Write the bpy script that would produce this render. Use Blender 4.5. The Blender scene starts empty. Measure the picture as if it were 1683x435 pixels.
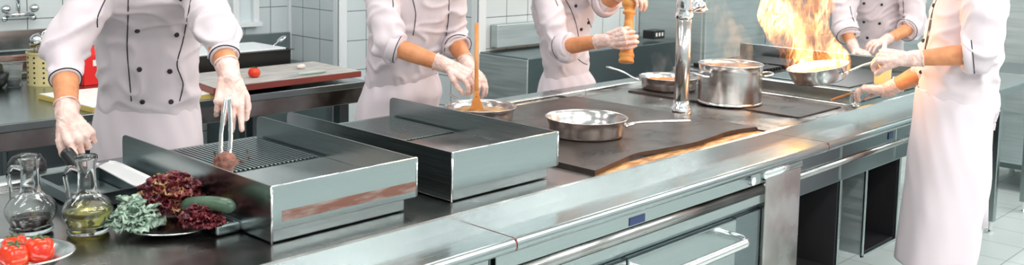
import bpy, bmesh, math, random
import numpy as np
from mathutils import Vector, Matrix, noise
from mathutils.bvhtree import BVHTree
PI = math.pi
random.seed(7)
scn = bpy.context.scene
COL = scn.collection
V = Vector

# ------------------------------------------------------------------ camera frame
FPX, PX, PY, YAW, PITCH, ROLL, CH = 1610., 841.5, 53.4, .80487, .10325, .01843, 1.70
_r = V((math.cos(YAW), -math.sin(YAW), 0)); _f = V((math.sin(YAW), math.cos(YAW), 0))
FW = _f*math.cos(PITCH) - V((0, 0, 1))*math.sin(PITCH)
_u = _r.cross(FW)
RT = _r*math.cos(ROLL) + _u*math.sin(ROLL)
UP = -_r*math.sin(ROLL) + _u*math.cos(ROLL)
CAM = V((0, 0, CH))
def at(x, y, d=None, X=None, Y=None, z=None):
    """real-world point seen at photo pixel x,y: at forward distance d, or on a plane"""
    r = FW + RT*((x-PX)/FPX) - UP*((y-PY)/FPX)
    if X is not None: d = X/r.x
    elif Y is not None: d = Y/r.y
    elif z is not None: d = (z-CH)/r.z
    return CAM + r*d

# ------------------------------------------------------------------ materials
def mat(name, base, rough=.5, metal=0, **k):
    m = bpy.data.materials.new(name); m.use_nodes = True
    b = m.node_tree.nodes['Principled BSDF']
    b.inputs['Base Color'].default_value = (*base, 1)
    b.inputs['Roughness'].default_value = rough
    b.inputs['Metallic'].default_value = metal
    for a, v in k.items():
        b.inputs[a.replace('_', ' ')].default_value = v
    return m
def nodes(m): return m.node_tree.nodes, m.node_tree.links, m.node_tree.nodes['Principled BSDF']
def add_noise(m, scale=(5, 5, 5), detail=4, c0=None, c1=None, r0=None, r1=None, bump=0, bdist=.002, lo=.35, hi=.65, coord='Object'):
    n, l, b = nodes(m)
    tc = n.new('ShaderNodeTexCoord'); mp = n.new('ShaderNodeMapping'); mp.inputs['Scale'].default_value = scale
    nz = n.new('ShaderNodeTexNoise'); nz.inputs['Scale'].default_value = 1; nz.inputs['Detail'].default_value = detail
    l.new(tc.outputs[coord], mp.inputs[0]); l.new(mp.outputs[0], nz.inputs['Vector'])
    if c0 is not None:
        rp = n.new('ShaderNodeValToRGB'); rp.color_ramp.elements[0].position = lo; rp.color_ramp.elements[1].position = hi
        rp.color_ramp.elements[0].color = (*c0, 1); rp.color_ramp.elements[1].color = (*c1, 1)
        l.new(nz.outputs['Fac'], rp.inputs[0]); l.new(rp.outputs[0], b.inputs['Base Color'])
    if r0 is not None:
        mr = n.new('ShaderNodeMapRange'); mr.inputs['From Min'].default_value = .3; mr.inputs['From Max'].default_value = .7
        mr.inputs['To Min'].default_value = r0; mr.inputs['To Max'].default_value = r1
        l.new(nz.outputs['Fac'], mr.inputs['Value']); l.new(mr.outputs[0], b.inputs['Roughness'])
    if bump:
        bp = n.new('ShaderNodeBump'); bp.inputs['Strength'].default_value = bump; bp.inputs['Distance'].default_value = bdist
        l.new(nz.outputs['Fac'], bp.inputs['Height']); l.new(bp.outputs[0], b.inputs['Normal'])
    return m
M = {}
M['steel'] = add_noise(mat('brushed_steel', (.5, .56, .56), .3, 1), (5, 420, 420), 2, (.33, .38, .38), (.36, .41, .41), .20, .27)
M['steel_y'] = add_noise(mat('brushed_steel_lengthwise', (.5, .56, .56), .3, 1), (420, 5, 420), 2, (.33, .38, .38), (.36, .41, .41), .20, .27)
M['steel_bright'] = add_noise(mat('polished_steel', (.78, .8, .79), .16, 1), (8, 8, 8), 3, None, None, .12, .24)
M['steel_pot'] = add_noise(mat('spun_steel', (.6, .58, .56), .2, 1), (2, 2, 120), 2, (.56, .545, .53), (.60, .58, .57), .19, .25)
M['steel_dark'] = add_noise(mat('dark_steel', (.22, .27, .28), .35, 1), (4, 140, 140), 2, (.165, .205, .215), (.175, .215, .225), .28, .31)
M['satin'] = add_noise(mat('satin_steel', (.56, .63, .63), .48, .85), (3, 3, 60), 2, (.50, .57, .57), (.58, .65, .65), .42, .55)
M['chrome'] = mat('chrome', (.85, .85, .86), .06, 1)
M['hob'] = add_noise(mat('seasoned_iron_plate', (.09, .07, .065), .38, .75), (7, 7, 7), 6, (.06, .045, .04), (.11, .085, .075), .24, .42)
M['deck'] = add_noise(mat('brown_tinted_steel', (.4, .36, .33), .22, 1), (5, 5, 5), 5, (.30, .27, .25), (.50, .49, .48), .16, .34)  # steel with an uneven brownish tone
M['black'] = mat('black_plastic', (.012, .013, .014), .35)
M['blackmetal'] = mat('black_enamel', (.015, .017, .018), .3, .3)
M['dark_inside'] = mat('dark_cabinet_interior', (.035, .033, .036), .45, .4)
M['jacket'] = add_noise(mat('white_cotton_twill', (.66, .575, .605), .85), (420, 420, 420), 2, None, None, bump=.12, bdist=.001)
M['apron'] = add_noise(mat('white_apron_cotton', (.67, .585, .62), .88), (380, 380, 380), 2, None, None, bump=.12, bdist=.001)
for k_ in ('jacket', 'apron'):
    M[k_].node_tree.nodes['Principled BSDF'].inputs['Sheen Weight'].default_value = .15
M['piping'] = mat('black_piping', (.02, .016, .022), .7)
M['button'] = mat('black_button', (.015, .008, .012), .35)
M['skin'] = add_noise(mat('skin', (.62, .33, .21), .5), (25, 25, 25), 4, (.56, .21, .085), (.68, .29, .13))
M['skin'].node_tree.nodes['Principled BSDF'].inputs['Subsurface Weight'].default_value = .08
M['glove'] = add_noise(mat('translucent_vinyl_glove', (.80, .58, .52), .38), (30, 30, 30), 4, (.66, .41, .35), (.78, .58, .52), bump=.35, bdist=.003)
M['hair'] = mat('dark_hair', (.03, .02, .015), .5)
M['trousers'] = mat('black_trousers', (.012, .018, .022), .85)
M['shoe'] = mat('black_leather', (.01, .01, .01), .35)
M['wood'] = add_noise(mat('warm_wood', (.62, .27, .06), .4), (10, 10, 60), 4, (.50, .19, .035), (.74, .34, .085))
M['spoonwood'] = add_noise(mat('orange_wood', (.60, .24, .05), .45), (30, 30, 6), 4, (.50, .18, .035), (.68, .29, .07))
M['board_white'] = add_noise(mat('white_cutting_board', (.82, .80, .76), .55), (30, 30, 30), 3, (.76, .74, .70), (.86, .84, .8))
M['board_yellow'] = mat('yellow_board_edge', (.62, .45, .12), .55)
M['deck_dark'] = add_noise(mat('brown_reflecting_dark_steel', (.3, .29, .28), .2, 1), (4, 4, 4), 5, (.27, .255, .24), (.40, .40, .39), .16, .30)  # dark steel, brown reflections put into its colour
M['board_red'] = mat('dark_red_board', (.24, .045, .035), .45)
M['board_grey'] = add_noise(mat('scuffed_board_top', (.42, .40, .37), .5), (12, 40, 12), 5, (.36, .34, .32), (.5, .48, .45))
M['tomato'] = add_noise(mat('tomato_skin', (.72, .035, .012), .16), (9, 9, 9), 2, (.62, .02, .008), (.82, .085, .015))
M['stem'] = mat('green_stem', (.06, .13, .05), .6)
M['red'] = mat('red_carton', (.72, .008, .008), .45)
M['paper'] = mat('white_label', (.75, .74, .72), .7)
M['holder'] = mat('pale_yellow_plastic', (.62, .52, .25), .5)
M['meat'] = add_noise(mat('seared_meat', (.24, .07, .04), .45), (55, 55, 55), 6, (.09, .03, .02), (.30, .11, .07), .3, .6, bump=.6, bdist=.004)
M['redleaf'] = add_noise(mat('red_lettuce_leaf', (.2, .03, .03), .4), (40, 40, 40), 4, (.075, .008, .016), (.24, .03, .035), lo=.4, hi=.66)
M['redleaf2'] = add_noise(mat('tan_red_lettuce_leaf', (.3, .12, .05), .45), (26, 26, 26), 4, (.26, .05, .03), (.42, .27, .11))
M['greenleaf'] = add_noise(mat('pale_green_leaf', (.3, .42, .3), .5), (24, 24, 24), 4, (.22, .33, .25), (.42, .54, .43))
M['cuke'] = add_noise(mat('courgette_skin', (.10, .17, .11), .35), (20, 20, 20), 4, (.035, .075, .045), (.09, .16, .10))
M['sauce'] = add_noise(mat('orange_sauce', (.75, .2, .02), .3), (25, 25, 25), 4, (.60, .11, .01), (.9, .32, .03), .5, .65, bump=.5, bdist=.006)
M['sauce2'] = add_noise(mat('thin_oil_with_food', (.35, .16, .05), .15), (25, 25, 25), 4, (.16, .08, .03), (.5, .28, .1), .3, .5, bump=.5, bdist=.006)
M['squeeze'] = mat('yellow_sauce_bottle', (.85, .62, .28), .4)
M['squeeze'].node_tree.nodes['Principled BSDF'].inputs['Subsurface Weight'].default_value = .3
M['nozzle'] = mat('cream_nozzle', (.85, .8, .68), .4)
M['glass'] = mat('clear_glass', (.97, .99, .98), .02, 0, IOR=1.45, Transmission_Weight=1)
M['thinplastic'] = mat('clear_plastic', (.9, .95, .95), .08, 0, IOR=1.2, Transmission_Weight=.92)
M['vinegar'] = mat('dark_vinegar', (.018, .008, .006), .08)
M['oil'] = mat('olive_oil', (.62, .58, .16), .03, 0, IOR=1.45, Transmission_Weight=.9)
M['knifehandle'] = mat('pale_green_handle', (.42, .52, .46), .5)
M['ceiling'] = mat('ceiling_paint', (.62, .66, .66), .8)
M['garlic'] = mat('pale_garlic', (.72, .66, .6), .5)
M['blue'] = mat('blue_sticker', (.012, .03, .11), .4)
M['brown_reflect'] = add_noise(mat('brown_reflection_steel', (.4, .3, .27), .4, .8), (14, 14, 60), 5, (.28, .13, .10), (.42, .33, .30), .35, .5, lo=.42, hi=.66)  # steel with a brown reflection mixed into its colour
M['white_metal'] = mat('white_corner_guard', (.82, .85, .86), .4)
M['film'] = mat('cling_film_lid', (.75, .78, .8), .2)
M['orange_reflection'] = add_noise(mat('channel_orange_reflection', (.5, .2, .05), .4, .6), (14, 40, 20), 5, (.35, .12, .02), (.75, .42, .16), lo=.4, hi=.6)  # orange glow reflection given as a surface colour
def tile_mat(name, c, grout, s, flat=False, rough=.15):
    m = mat(name, c, rough); n, l, b = nodes(m)
    tc = n.new('ShaderNodeTexCoord'); sep = n.new('ShaderNodeSeparateXYZ'); l.new(tc.outputs['Object'], sep.inputs[0])
    def line(out, off=0.):
        a = n.new('ShaderNodeMath'); a.operation = 'ADD'; a.inputs[1].default_value = 20.0+off; l.new(out, a.inputs[0])
        d = n.new('ShaderNodeMath'); d.operation = 'DIVIDE'; d.inputs[1].default_value = s; l.new(a.outputs[0], d.inputs[0])
        f = n.new('ShaderNodeMath'); f.operation = 'FRACT'; l.new(d.outputs[0], f.inputs[0])
        g = n.new('ShaderNodeMath'); g.operation = 'LESS_THAN'; g.inputs[1].default_value = .005/s; l.new(f.outputs[0], g.inputs[0])
        return g.outputs[0]
    if flat: a_, b_ = line(sep.outputs[0]), line(sep.outputs[1])
    else:
        ad = n.new('ShaderNodeMath'); ad.operation = 'ADD'; l.new(sep.outputs[0], ad.inputs[0]); l.new(sep.outputs[1], ad.inputs[1])
        a_, b_ = line(ad.outputs[0], .02), line(sep.outputs[2], .055)
    mx = n.new('ShaderNodeMath'); mx.operation = 'MAXIMUM'; l.new(a_, mx.inputs[0]); l.new(b_, mx.inputs[1])
    mix = n.new('ShaderNodeMix'); mix.data_type = 'RGBA'
    nz = n.new('ShaderNodeTexNoise'); nz.inputs['Scale'].default_value = 2.5; l.new(tc.outputs['Object'], nz.inputs['Vector'])
    rp = n.new('ShaderNodeValToRGB'); rp.color_ramp.elements[0].position = .35; rp.color_ramp.elements[1].position = .65
    rp.color_ramp.elements[0].color = (c[0]*.93, c[1]*.94, c[2]*.94, 1); rp.color_ramp.elements[1].color = (*c, 1)
    l.new(nz.outputs['Fac'], rp.inputs[0])
    l.new(mx.outputs[0], mix.inputs['Factor']); l.new(rp.outputs[0], mix.inputs[6]); mix.inputs[7].default_value = (*grout, 1)
    l.new(mix.outputs[2], b.inputs['Base Color'])
    return m
M['tile'] = tile_mat('white_wall_tile', (.72, .78, .79), (.12, .15, .16), .2)
M['tile_plain'] = tile_mat('plain_wall_tile', (.52, .55, .56), (.30, .30, .31), .2)
M['floor'] = tile_mat('floor_tile', (.56, .62, .60), (.2, .23, .23), .3, True, .3)

# ------------------------------------------------------------------ object helpers
def link(name, me, m=None, parent=None, label=None, cat=None, group=None, kind=None):
    o = bpy.data.objects.new(name, me); COL.objects.link(o)
    if m is not None: me.materials.append(M[m] if isinstance(m, str) else m)
    if parent is not None:
        o.parent = parent
        o.matrix_parent_inverse = parent.matrix_basis.inverted()
    for k, v in (('label', label), ('category', cat), ('group', group), ('kind', kind)):
        if v: o[k] = v
    return o
def thing(name, label, cat, loc=(0, 0, 0), group=None):
    o = bpy.data.objects.new(name, None); COL.objects.link(o); o.location = loc; o.empty_display_size = .05
    o['label'] = label; o['category'] = cat
    if group: o['group'] = group
    return o
def tomesh(bm, name='m', smooth=False):
    me = bpy.data.meshes.new(name)
    bmesh.ops.recalc_face_normals(bm, faces=bm.faces)
    bm.to_mesh(me); bm.free()
    if smooth:
        for p in me.polygons: p.use_smooth = True
    return me
def obj(name, bm, m, parent=None, smooth=False, **k):
    return link(name, tomesh(bm, name, smooth), m, parent, **k)
def bx(bm, a, b, bev=.002):
    """box between corners a, b with bevelled edges"""
    t = bmesh.new()
    lo = [min(a[i], b[i]) for i in range(3)]; hi = [max(a[i], b[i]) for i in range(3)]
    vs = [t.verts.new((x, y, z)) for x in (lo[0], hi[0]) for y in (lo[1], hi[1]) for z in (lo[2], hi[2])]
    for f in ((0, 1, 3, 2), (4, 6, 7, 5), (0, 4, 5, 1), (2, 3, 7, 6), (0, 2, 6, 4), (1, 5, 7, 3)): t.faces.new([vs[i] for i in f])
    mn = min(hi[i]-lo[i] for i in range(3))
    if bev and mn > 0: bmesh.ops.bevel(t, geom=t.edges[:], offset=min(bev, mn*.4), segments=2, affect='EDGES', profile=.5)
    merge(bm, t); return bm
def merge(bm, t, mx=None):
    if mx is not None: t.transform(mx)
    me = bpy.data.meshes.new('tmp'); t.to_mesh(me); t.free(); bm.from_mesh(me); bpy.data.meshes.remove(me)
def box(a, b, bev=.002): return bx(bmesh.new(), a, b, bev)
def prism(pts, axis, a, b, bev=0):
    """extrude a 2-D polygon (the other two axes in xyz order) along axis from a to b"""
    bm = bmesh.new()
    def p3(p, t):
        q = list(p); q.insert(axis, t); return q
    A = [bm.verts.new(p3(p, a)) for p in pts]; B = [bm.verts.new(p3(p, b)) for p in pts]
    bm.faces.new(A); bm.faces.new(B[::-1]); n = len(pts)
    for i in range(n): bm.faces.new((A[i], A[(i+1) % n], B[(i+1) % n], B[i]))
    if bev: bmesh.ops.bevel(bm, geom=bm.edges[:], offset=bev, segments=2, affect='EDGES')
    return bm
def ring_loft(bm, rings, cap=True, closed=False):
    R = [[bm.verts.new(p) for p in r] for r in rings]; n = len(R[0])
    prs = list(zip(R, R[1:])) + ([(R[-1], R[0])] if closed else [])
    for a, b in prs:
        for i in range(n): bm.faces.new((a[i], a[(i+1) % n], b[(i+1) % n], b[i]))
    if cap and not closed: bm.faces.new(R[0][::-1]); bm.faces.new(R[-1])
    return bm
def lathe(prof, seg=48, sx=1, sy=1, wob=None):
    """prof: (r, z) list running bottom to top; r=0 ends collapse"""
    bm = bmesh.new(); rows = []
    for r, z in prof:
        if r <= 1e-6: rows.append([bm.verts.new((0, 0, z))])
        else:
            row = []
            for i in range(seg):
                a = 2*PI*i/seg; k = r*(1 + (wob(a, z) if wob else 0))
                row.append(bm.verts.new((k*math.cos(a)*sx, k*math.sin(a)*sy, z)))
            rows.append(row)
    for a, b in zip(rows, rows[1:]):
        if len(a) == 1 and len(b) == 1: continue
        for i in range(seg):
            j = (i+1) % seg
            if len(a) == 1: bm.faces.new((a[0], b[i], b[j]))
            elif len(b) == 1: bm.faces.new((a[i], a[j], b[0]))
            else: bm.faces.new((a[i], a[j], b[j], b[i]))
    return bm
def frame(d, ref=V((0, 0, 1))):
    d = d.normalized()
    if abs(d.dot(ref)) > .97: ref = V((1, 0, 0))
    x = d.cross(ref).normalized(); y = x.cross(d).normalized()
    return x, y
def spline(pts, n=6):
    P = [V(p) for p in pts]; out = []
    for i in range(len(P)-1):
        p0, p1, p2, p3 = P[max(i-1, 0)], P[i], P[i+1], P[min(i+2, len(P)-1)]
        for k in range(n):
            t = k/n
            out.append(.5*((2*p1)+(p2-p0)*t+(2*p0-5*p1+4*p2-p3)*t*t+(3*p1-p0-3*p2+p3)*t**3))
    out.append(P[-1]); return out
def tube(path, r, seg=10, bm=None, flat=1., ref=V((0, 0, 1))):
    bm = bm or bmesh.new(); P = [V(p) for p in path]; rings = []
    N = len(P); rr = r if isinstance(r, (list, tuple)) else [r]*N
    for i, p in enumerate(P):
        d = (P[min(i+1, N-1)]-P[max(i-1, 0)]); x, y = frame(d, ref)
        rings.append([p + x*math.cos(2*PI*k/seg)*rr[i] + y*math.sin(2*PI*k/seg)*rr[i]*flat for k in range(seg)])
    return ring_loft(bm, rings)
def cyl(a, b, r, seg=24, r2=None): return tube([a, b], [r, r2 if r2 is not None else r], seg)
def capsule(bm, p0, p1, r0, r1, seg=14):
    p0, p1 = V(p0), V(p1); d = p1-p0; L = d.length
    d = d/L if L > 1e-6 else V((0, 0, 1)); x, y = frame(d); rings = []
    for k in range(1, 5):
        a = PI/2*k/4; rings.append((p0-d*r0*math.cos(a), r0*math.sin(a)))
    for k in range(4, 0, -1):
        a = PI/2*k/4; rings.append((p1+d*r1*math.cos(a), r1*math.sin(a)))
    return ring_loft(bm, [[c + x*math.cos(2*PI*i/seg)*r + y*math.sin(2*PI*i/seg)*r for i in range(seg)] for c, r in rings])
def remesh(bm, voxel, it=4, fac=.5, name='organic'):
    bmesh.ops.recalc_face_normals(bm, faces=bm.faces)
    me = bpy.data.meshes.new('t'); bm.to_mesh(me); bm.free()
    o = bpy.data.objects.new('t', me); COL.objects.link(o)
    r = o.modifiers.new('r', 'REMESH'); r.mode = 'VOXEL'; r.voxel_size = voxel; r.use_smooth_shade = True
    if it:
        s = o.modifiers.new('s', 'SMOOTH'); s.factor = fac; s.iterations = it
    dg = bpy.context.evaluated_depsgraph_get()
    out = bpy.data.meshes.new_from_object(o.evaluated_get(dg)); out.name = name
    bpy.data.objects.remove(o); bpy.data.meshes.remove(me)
    for p in out.polygons: p.use_smooth = True
    return out
def blob(c, r, k=.08, sub=3, sc=(1, 1, 1), seed=0, f=2.):
    bm = bmesh.new(); bmesh.ops.create_icosphere(bm, subdivisions=sub, radius=1)
    for v in bm.verts:
        q = 1 + k*noise.noise(v.co*f + V((seed*3.1, seed, 0)))*2
        v.co = V((v.co.x*sc[0], v.co.y*sc[1], v.co.z*sc[2]))*q*r + V(c)
    return bm

# ------------------------------------------------------------------ the room
HR = 3.0
link_ = obj('floor', box((-2, -2, -.05), (9.6, 7.2, 0), 0), 'floor', kind='structure')
obj('ceiling', box((-2, -2, HR), (9.6, 7.2, HR+.05), 0), 'ceiling', kind='structure')
zig = [(-2, 5.88), (3.86, 5.88), (3.86, 5.30), (4.30, 5.30), (4.30, 4.43), (9.6, 4.43), (9.6, 7.2), (-2, 7.2)]
obj('wall_back', prism(zig, 2, 0, HR), 'tile', kind='structure')
obj('wall_left', box((-2.1, -2, 0), (-2, 5.88, HR), 0), 'tile_plain', kind='structure')
obj('wall_front', box((-2, -2.1, 0), (9.6, -2, HR), 0), 'tile_plain', kind='structure')
obj('wall_right', box((9.5, -2, 0), (9.6, 4.43, HR), 0), 'tile_plain', kind='structure')
for i, (x, y) in enumerate(((3.86, 5.88), (3.86, 5.30), (4.30, 4.43))):
    if i == 0: b = box((x-.022, y-.022, 0), (x, y, HR), .003)
    else: b = bx(box((x-.014, y-.02, 0), (x, y+.055, HR), .004), (x-.014, y-.014, 0), (x+.055, y, HR), .004)
    obj('trim_%d' % (i+1), b, 'white_metal', kind='structure')
# tall white window surround on the far wall
wx0, wx1, wz = at(385, 36, Y=5.86).x, at(418, 36, Y=5.86).x, at(400, 36, Y=5.86).z
wf = bmesh.new()
for x in (wx0, wx1): bx(wf, (x-.022, 5.83, wz), (x+.022, 5.879, 2.3))
bx(wf, (wx0-.022, 5.83, 2.3), (wx1+.022, 5.879, 2.35)); bx(wf, (wx0-.03, 5.80, wz-.03), (wx1+.03, 5.879, wz))
w = obj('window_1', wf, 'white_metal', kind='structure')
pane = mat('frosted_pane', (.7, .78, .8), .3); 
link('pane', tomesh(box((wx0+.022, 5.862, wz), (wx1-.022, 5.872, 2.3), 0)), pane, w)
# unseen ceiling lamps; camera-side row added and boosted as fill
k = 0
for x in (-.4, 1.8, 4.0, 6.2, 8.2):
    for y in (-1.4, .2, 2.4, 4.0):
        t = thing('unseen_ceiling_light', 'unseen flat white ceiling light panel over the kitchen, camera-side row added as fill', 'ceiling light', (x, y, HR), 'unseen ceiling light panels')
        fr = bmesh.new()
        for a, b in (((-.62, -.17), (.62, -.15)), ((-.62, .15), (.62, .17)), ((-.62, -.15), (-.6, .15)), ((.6, -.15), (.62, .15))):
            bx(fr, (x+a[0], y+a[1], HR-.04), (x+b[0], y+b[1], HR), .002)
        obj('frame', fr, 'white_metal', t)
        dm = mat('lamp_diffuser', (.9, .9, .9), .5); b_ = dm.node_tree.nodes['Principled BSDF']
        b_.inputs['Emission Color'].default_value = (1, .985, .97, 1); b_.inputs['Emission Strength'].default_value = 3.0
        obj('diffuser', box((x-.6, y-.15, HR-.03), (x+.6, y+.15, HR-.005), 0), dm, t)
        L = bpy.data.lights.new('lamp', 'AREA'); L.shape = 'RECTANGLE'; L.size = 1.2; L.size_y = .3; L.energy = 17 if y > 1 else 34; L.color = (1, .985, .97)
        lo = bpy.data.objects.new('lamp', L); COL.objects.link(lo); lo.location = (x, y, HR-.035); lo.parent = t; lo.matrix_parent_inverse = t.matrix_basis.inverted()

# ------------------------------------------------------------------ the cooking island
YF, YR, YB, YE = 1.80, 1.975, 3.10, 3.36      # nose, front rim, back rim, back edge
ZD, ZS = .90, .858
X0, XE = -.1, 5.40
isl = thing('island_worktop', 'long brushed steel island worktop running under the griddles, hob and pans', 'worktop', (X0, 2.5, .84))
SEG = [(X0, 1.905), (1.911, 3.765), (3.771, XE)]
for i, (a, b) in enumerate(SEG):
    # front shelf with a rounded nose
    pr = [(YR, ZS-.03), (YR, ZS)] + [(YF+.016-.016*math.sin(t)*1.0, ZS-.020+.020*math.cos(t)) for t in [PI*j/10 for j in range(11)]] + [(YF+.03, ZS-.04), (YF+.03, ZS-.03)]
    obj('front_shelf', prism(pr, 0, a, b), 'steel', isl)
    obj('back_shelf', box((a, YB+.03, ZS-.02), (b, YE, ZS+.02), .008), 'steel', isl)
    obj('back_rim', box((a, YB, ZD-.03), (b, YB+.028, ZD+.014), .004), 'steel_bright', isl)
obj('deck', box((X0, YR+.012, .82), (2.495, YB, ZD-.003), .003), 'deck_dark', isl, label='plain steel deck around the griddles')
obj('deck', box((2.497, YR+.012, .82), (3.603, YB, ZD-.008), .003), 'deck', isl)
obj('deck', box((3.607, YR+.012, .82), (4.498, YB, ZD-.003), .003), 'deck', isl, label='brown-tinted steel deck under the stock pot')
obj('deck', box((4.50, YR+.012, .82), (XE, YB, ZD-.003), .003), 'steel_y', isl)
obj('front_rim', prism([(YR, ZS), (YR, ZD), (YR+.008, ZD+.003), (YR+.014, ZD), (YR+.014, ZS)], 0, X0, XE), 'steel_bright', isl)
# iron griddle plate with a wavy front edge, standing a little proud
edge = spline([(2.50, 2.010, 0), (2.68, 2.05, 0), (2.82, 2.078, 0), (2.93, 2.062, 0), (3.156, 2.04, 0), (3.43, 2.066, 0), (3.595, 2.035, 0)], 5)
pts = [(p.x, p.y) for p in edge] + [(3.595, 3.03), (2.50, 3.03)]
hp = prism(pts, 2, ZD-.008, ZD+.012); bmesh.ops.bevel(hp, geom=[e for e in hp.edges if abs((e.verts[0].co-e.verts[1].co).z) < 1e-6], offset=.003, segments=2, affect='EDGES')
hob = obj('hob_plate', hp, 'hob', None, label='large dark iron hob plate with the empty steel pan on it', cat='hob plate')
obj('channel_glow_strip', box((2.503, YR+.02, ZD-.0075), (3.598, 2.06, ZD-.0055), 0), 'orange_reflection', isl, label='channel painted with an orange glow reflection in front of the dark hob plate')  # orange glow reflected in the gap, painted onto this strip
obj('hob_plate', prism([(3.97, 2.045), (4.38, 2.045), (4.38, 2.99), (3.97, 2.99)], 2, ZD-.003, ZD+.004, .001), 'hob', None,
    label='smaller dark inset plate just right of the stock pot', cat='hob plate')
# small drip tray seams on the deck
for jx in (1.906, 3.766): obj('joint', box((jx, YF+.002, ZS-.03), (jx+.004, YR, ZS-.0015), 0), 'board_red', isl, label='dark joint line across the front shelf')
obj('seam', box((3.6035, YR+.014, ZD-.02), (3.6065, YB, ZD-.001), 0), 'black', isl)

# raised grill module at the right end
rm = thing('grill_module', 'raised steel grill section with black slotted grates behind the flaming pan', 'grill', (4.9, 2.6, ZD))
obj('body', box((4.50, 2.055, ZD-.003), (5.27, YB-.01, .968), .006), 'steel_y', rm)
obj('front_strip', box((4.44, 2.00, ZD-.003), (4.498, YB-.01, ZD+.008), .003), 'steel_bright', rm, label='bright steel strip in front of the raised grill')
obj('upstand', box((5.272, 2.055, ZD), (5.30, 3.13, 1.045), .004), 'steel', rm)
for gx, gy in ((4.60, 2.62), (4.93, 2.62)):
    g = bmesh.new(); bx(g, (gx-.02, gy-.02, .9685), (gx+.27, gy+.42, .972), 0)
    for i in range(9): bx(g, (gx+i*.031, gy, .972), (gx+i*.031+.012, gy+.40, .99), .002)
    bx(g, (gx-.01, gy+.12, .972), (gx+.26, gy+.135, .985), .002); bx(g, (gx-.01, gy+.27, .972), (gx+.26, gy+.285, .985), .002)
    obj('grate', g, 'blackmetal', rm)
obj('burner_tray', box((4.56, 2.09, .9685), (5.22, 2.56, .974), .002), 'steel_dark', rm)

# cabinets under the island
def cab_label(o, t): o['label'] = t
c1 = thing('base_cabinet', 'plain steel base cabinet at the near left end of the island', 'cabinet', (.9, 2.2, 0))
obj('body', box((X0+.02, YF+.035, .12), (1.835, YE-.06, .815), .004), 'steel', c1)
for x in (X0+.12, 1.72):
    for y in (1.95, 3.2): obj('foot', cyl((x, y, 0), (x, y, .12), .025), 'steel_bright', c1)
oven = thing('oven_unit', 'steel oven unit with a bent tube handle under the middle of the island', 'oven', (2.6, 2.2, 0))
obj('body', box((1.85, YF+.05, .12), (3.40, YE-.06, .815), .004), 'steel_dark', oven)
obj('control_panel', box((1.855, YF+.028, .768), (3.395, YF+.052, .8275), .003), 'steel', oven)
obj('bead', cyl((1.855, YF+.04, .745), (3.395, YF+.04, .745), .021, 20), 'deck_dark', oven, smooth=True, label='rounded steel moulding across the oven unit')  # the moulding's dark colour carries a brown reflection
obj('lower_panel', box((1.855, YF+.028, .690), (3.395, YF+.052, .726), .003), 'steel', oven)
for j, (a, b) in enumerate(((1.86, 2.44), (2.45, 3.10))):
    dr = obj('door', box((a, YF+.022, .20), (b, YF+.05, .668), .005), 'steel', oven)
    hx0, hx1 = (a+.06, b-.08)
    if j: hx0, hx1 = 2.50, 3.03
    path = spline([(hx0, YF+.03, .625), (hx0, YF-.04, .625), (hx0+.035, YF-.075, .625), (hx0+.09, YF-.08, .625), (hx1-.09, YF-.08, .625), (hx1-.035, YF-.075, .625), (hx1, YF-.04, .625), (hx1, YF+.03, .625)], 5)
    obj('handle', tube(path, .016, 14), 'steel_bright', dr, smooth=True, label='bent steel tube handle')
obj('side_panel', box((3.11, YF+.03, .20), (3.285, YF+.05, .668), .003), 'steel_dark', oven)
stk = obj('sticker', box(at(1035, 364, Y=YF+.026).to_tuple()[0:1]+(YF+.0255, .774), (at(1060, 364, Y=YF+.026).x, YF+.0285, .800), .0005), 'blue', oven, label='small dark blue sticker')
pil = obj('pillar_panel', box((3.29, YF+.012, .0), (3.56, YF+.055, .79), .006), 'deck', oven, label='wide steel upright at the right of the oven')
obj('pillar_cap', cyl((3.29, YF+.035, .80), (3.565, YF+.035, .80), .024, 20), 'steel_bright', oven, smooth=True)
obj('tap_knob', cyl((3.17, YF+.03, .80), (3.17, YF+.0, .80), .016, 20), 'chrome', oven)
sup = thing('fascia', 'steel fascia strip above the open cabinets at the right of the island', 'fascia', (4.5, 1.85, .66))
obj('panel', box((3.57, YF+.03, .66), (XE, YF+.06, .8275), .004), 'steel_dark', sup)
obj('rail', cyl((3.57, YF+.03, .745), (XE, YF+.03, .745), .015, 16), 'deck_dark', sup, smooth=True)  # same brown reflection put into the rail's colour
for x in (3.94, 4.5): obj('seam_strip', box((x, YF+.026, .67), (x+.006, YF+.0305, .84), 0), 'steel_bright', sup)
obj('sticker', box((4.42, YF+.026, .775), (4.47, YF+.0295, .805), .0005), 'blue', sup, label='small dark blue sticker')
def open_cab(x0, x1, label, name='open_cabinet'):
    t = thing(name, label, 'cabinet', ((x0+x1)/2, 2.1, .26), 'open cabinets under the island')
    y0, y1, z0, z1 = 1.85, 2.95, .26, .66
    obj('side_panel', box((x0, y0, z0), (x0+.012, y1, z1), .002), 'satin', t)
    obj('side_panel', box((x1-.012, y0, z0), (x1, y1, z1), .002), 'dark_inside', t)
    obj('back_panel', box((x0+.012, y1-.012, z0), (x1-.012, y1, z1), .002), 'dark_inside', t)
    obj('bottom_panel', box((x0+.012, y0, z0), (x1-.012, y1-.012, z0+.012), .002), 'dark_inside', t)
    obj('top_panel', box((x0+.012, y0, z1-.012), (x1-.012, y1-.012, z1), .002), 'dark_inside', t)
    f = bmesh.new()
    for a, b in (((x0-.008, z0-.008), (x0+.008, z1)), ((x1-.008, z0-.008), (x1+.008, z1)), ((x0-.008, z0-.008), (x1+.008, z0+.006))):
        bx(f, (a[0], y0-.012, a[1]), (b[0], y0, b[1]), .003)
    obj('frame', f, 'steel', t)
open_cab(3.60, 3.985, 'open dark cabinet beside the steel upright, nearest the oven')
open_cab(4.24, 4.61, 'open dark cabinet right beside the white apron of the chef at the pan')
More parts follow.
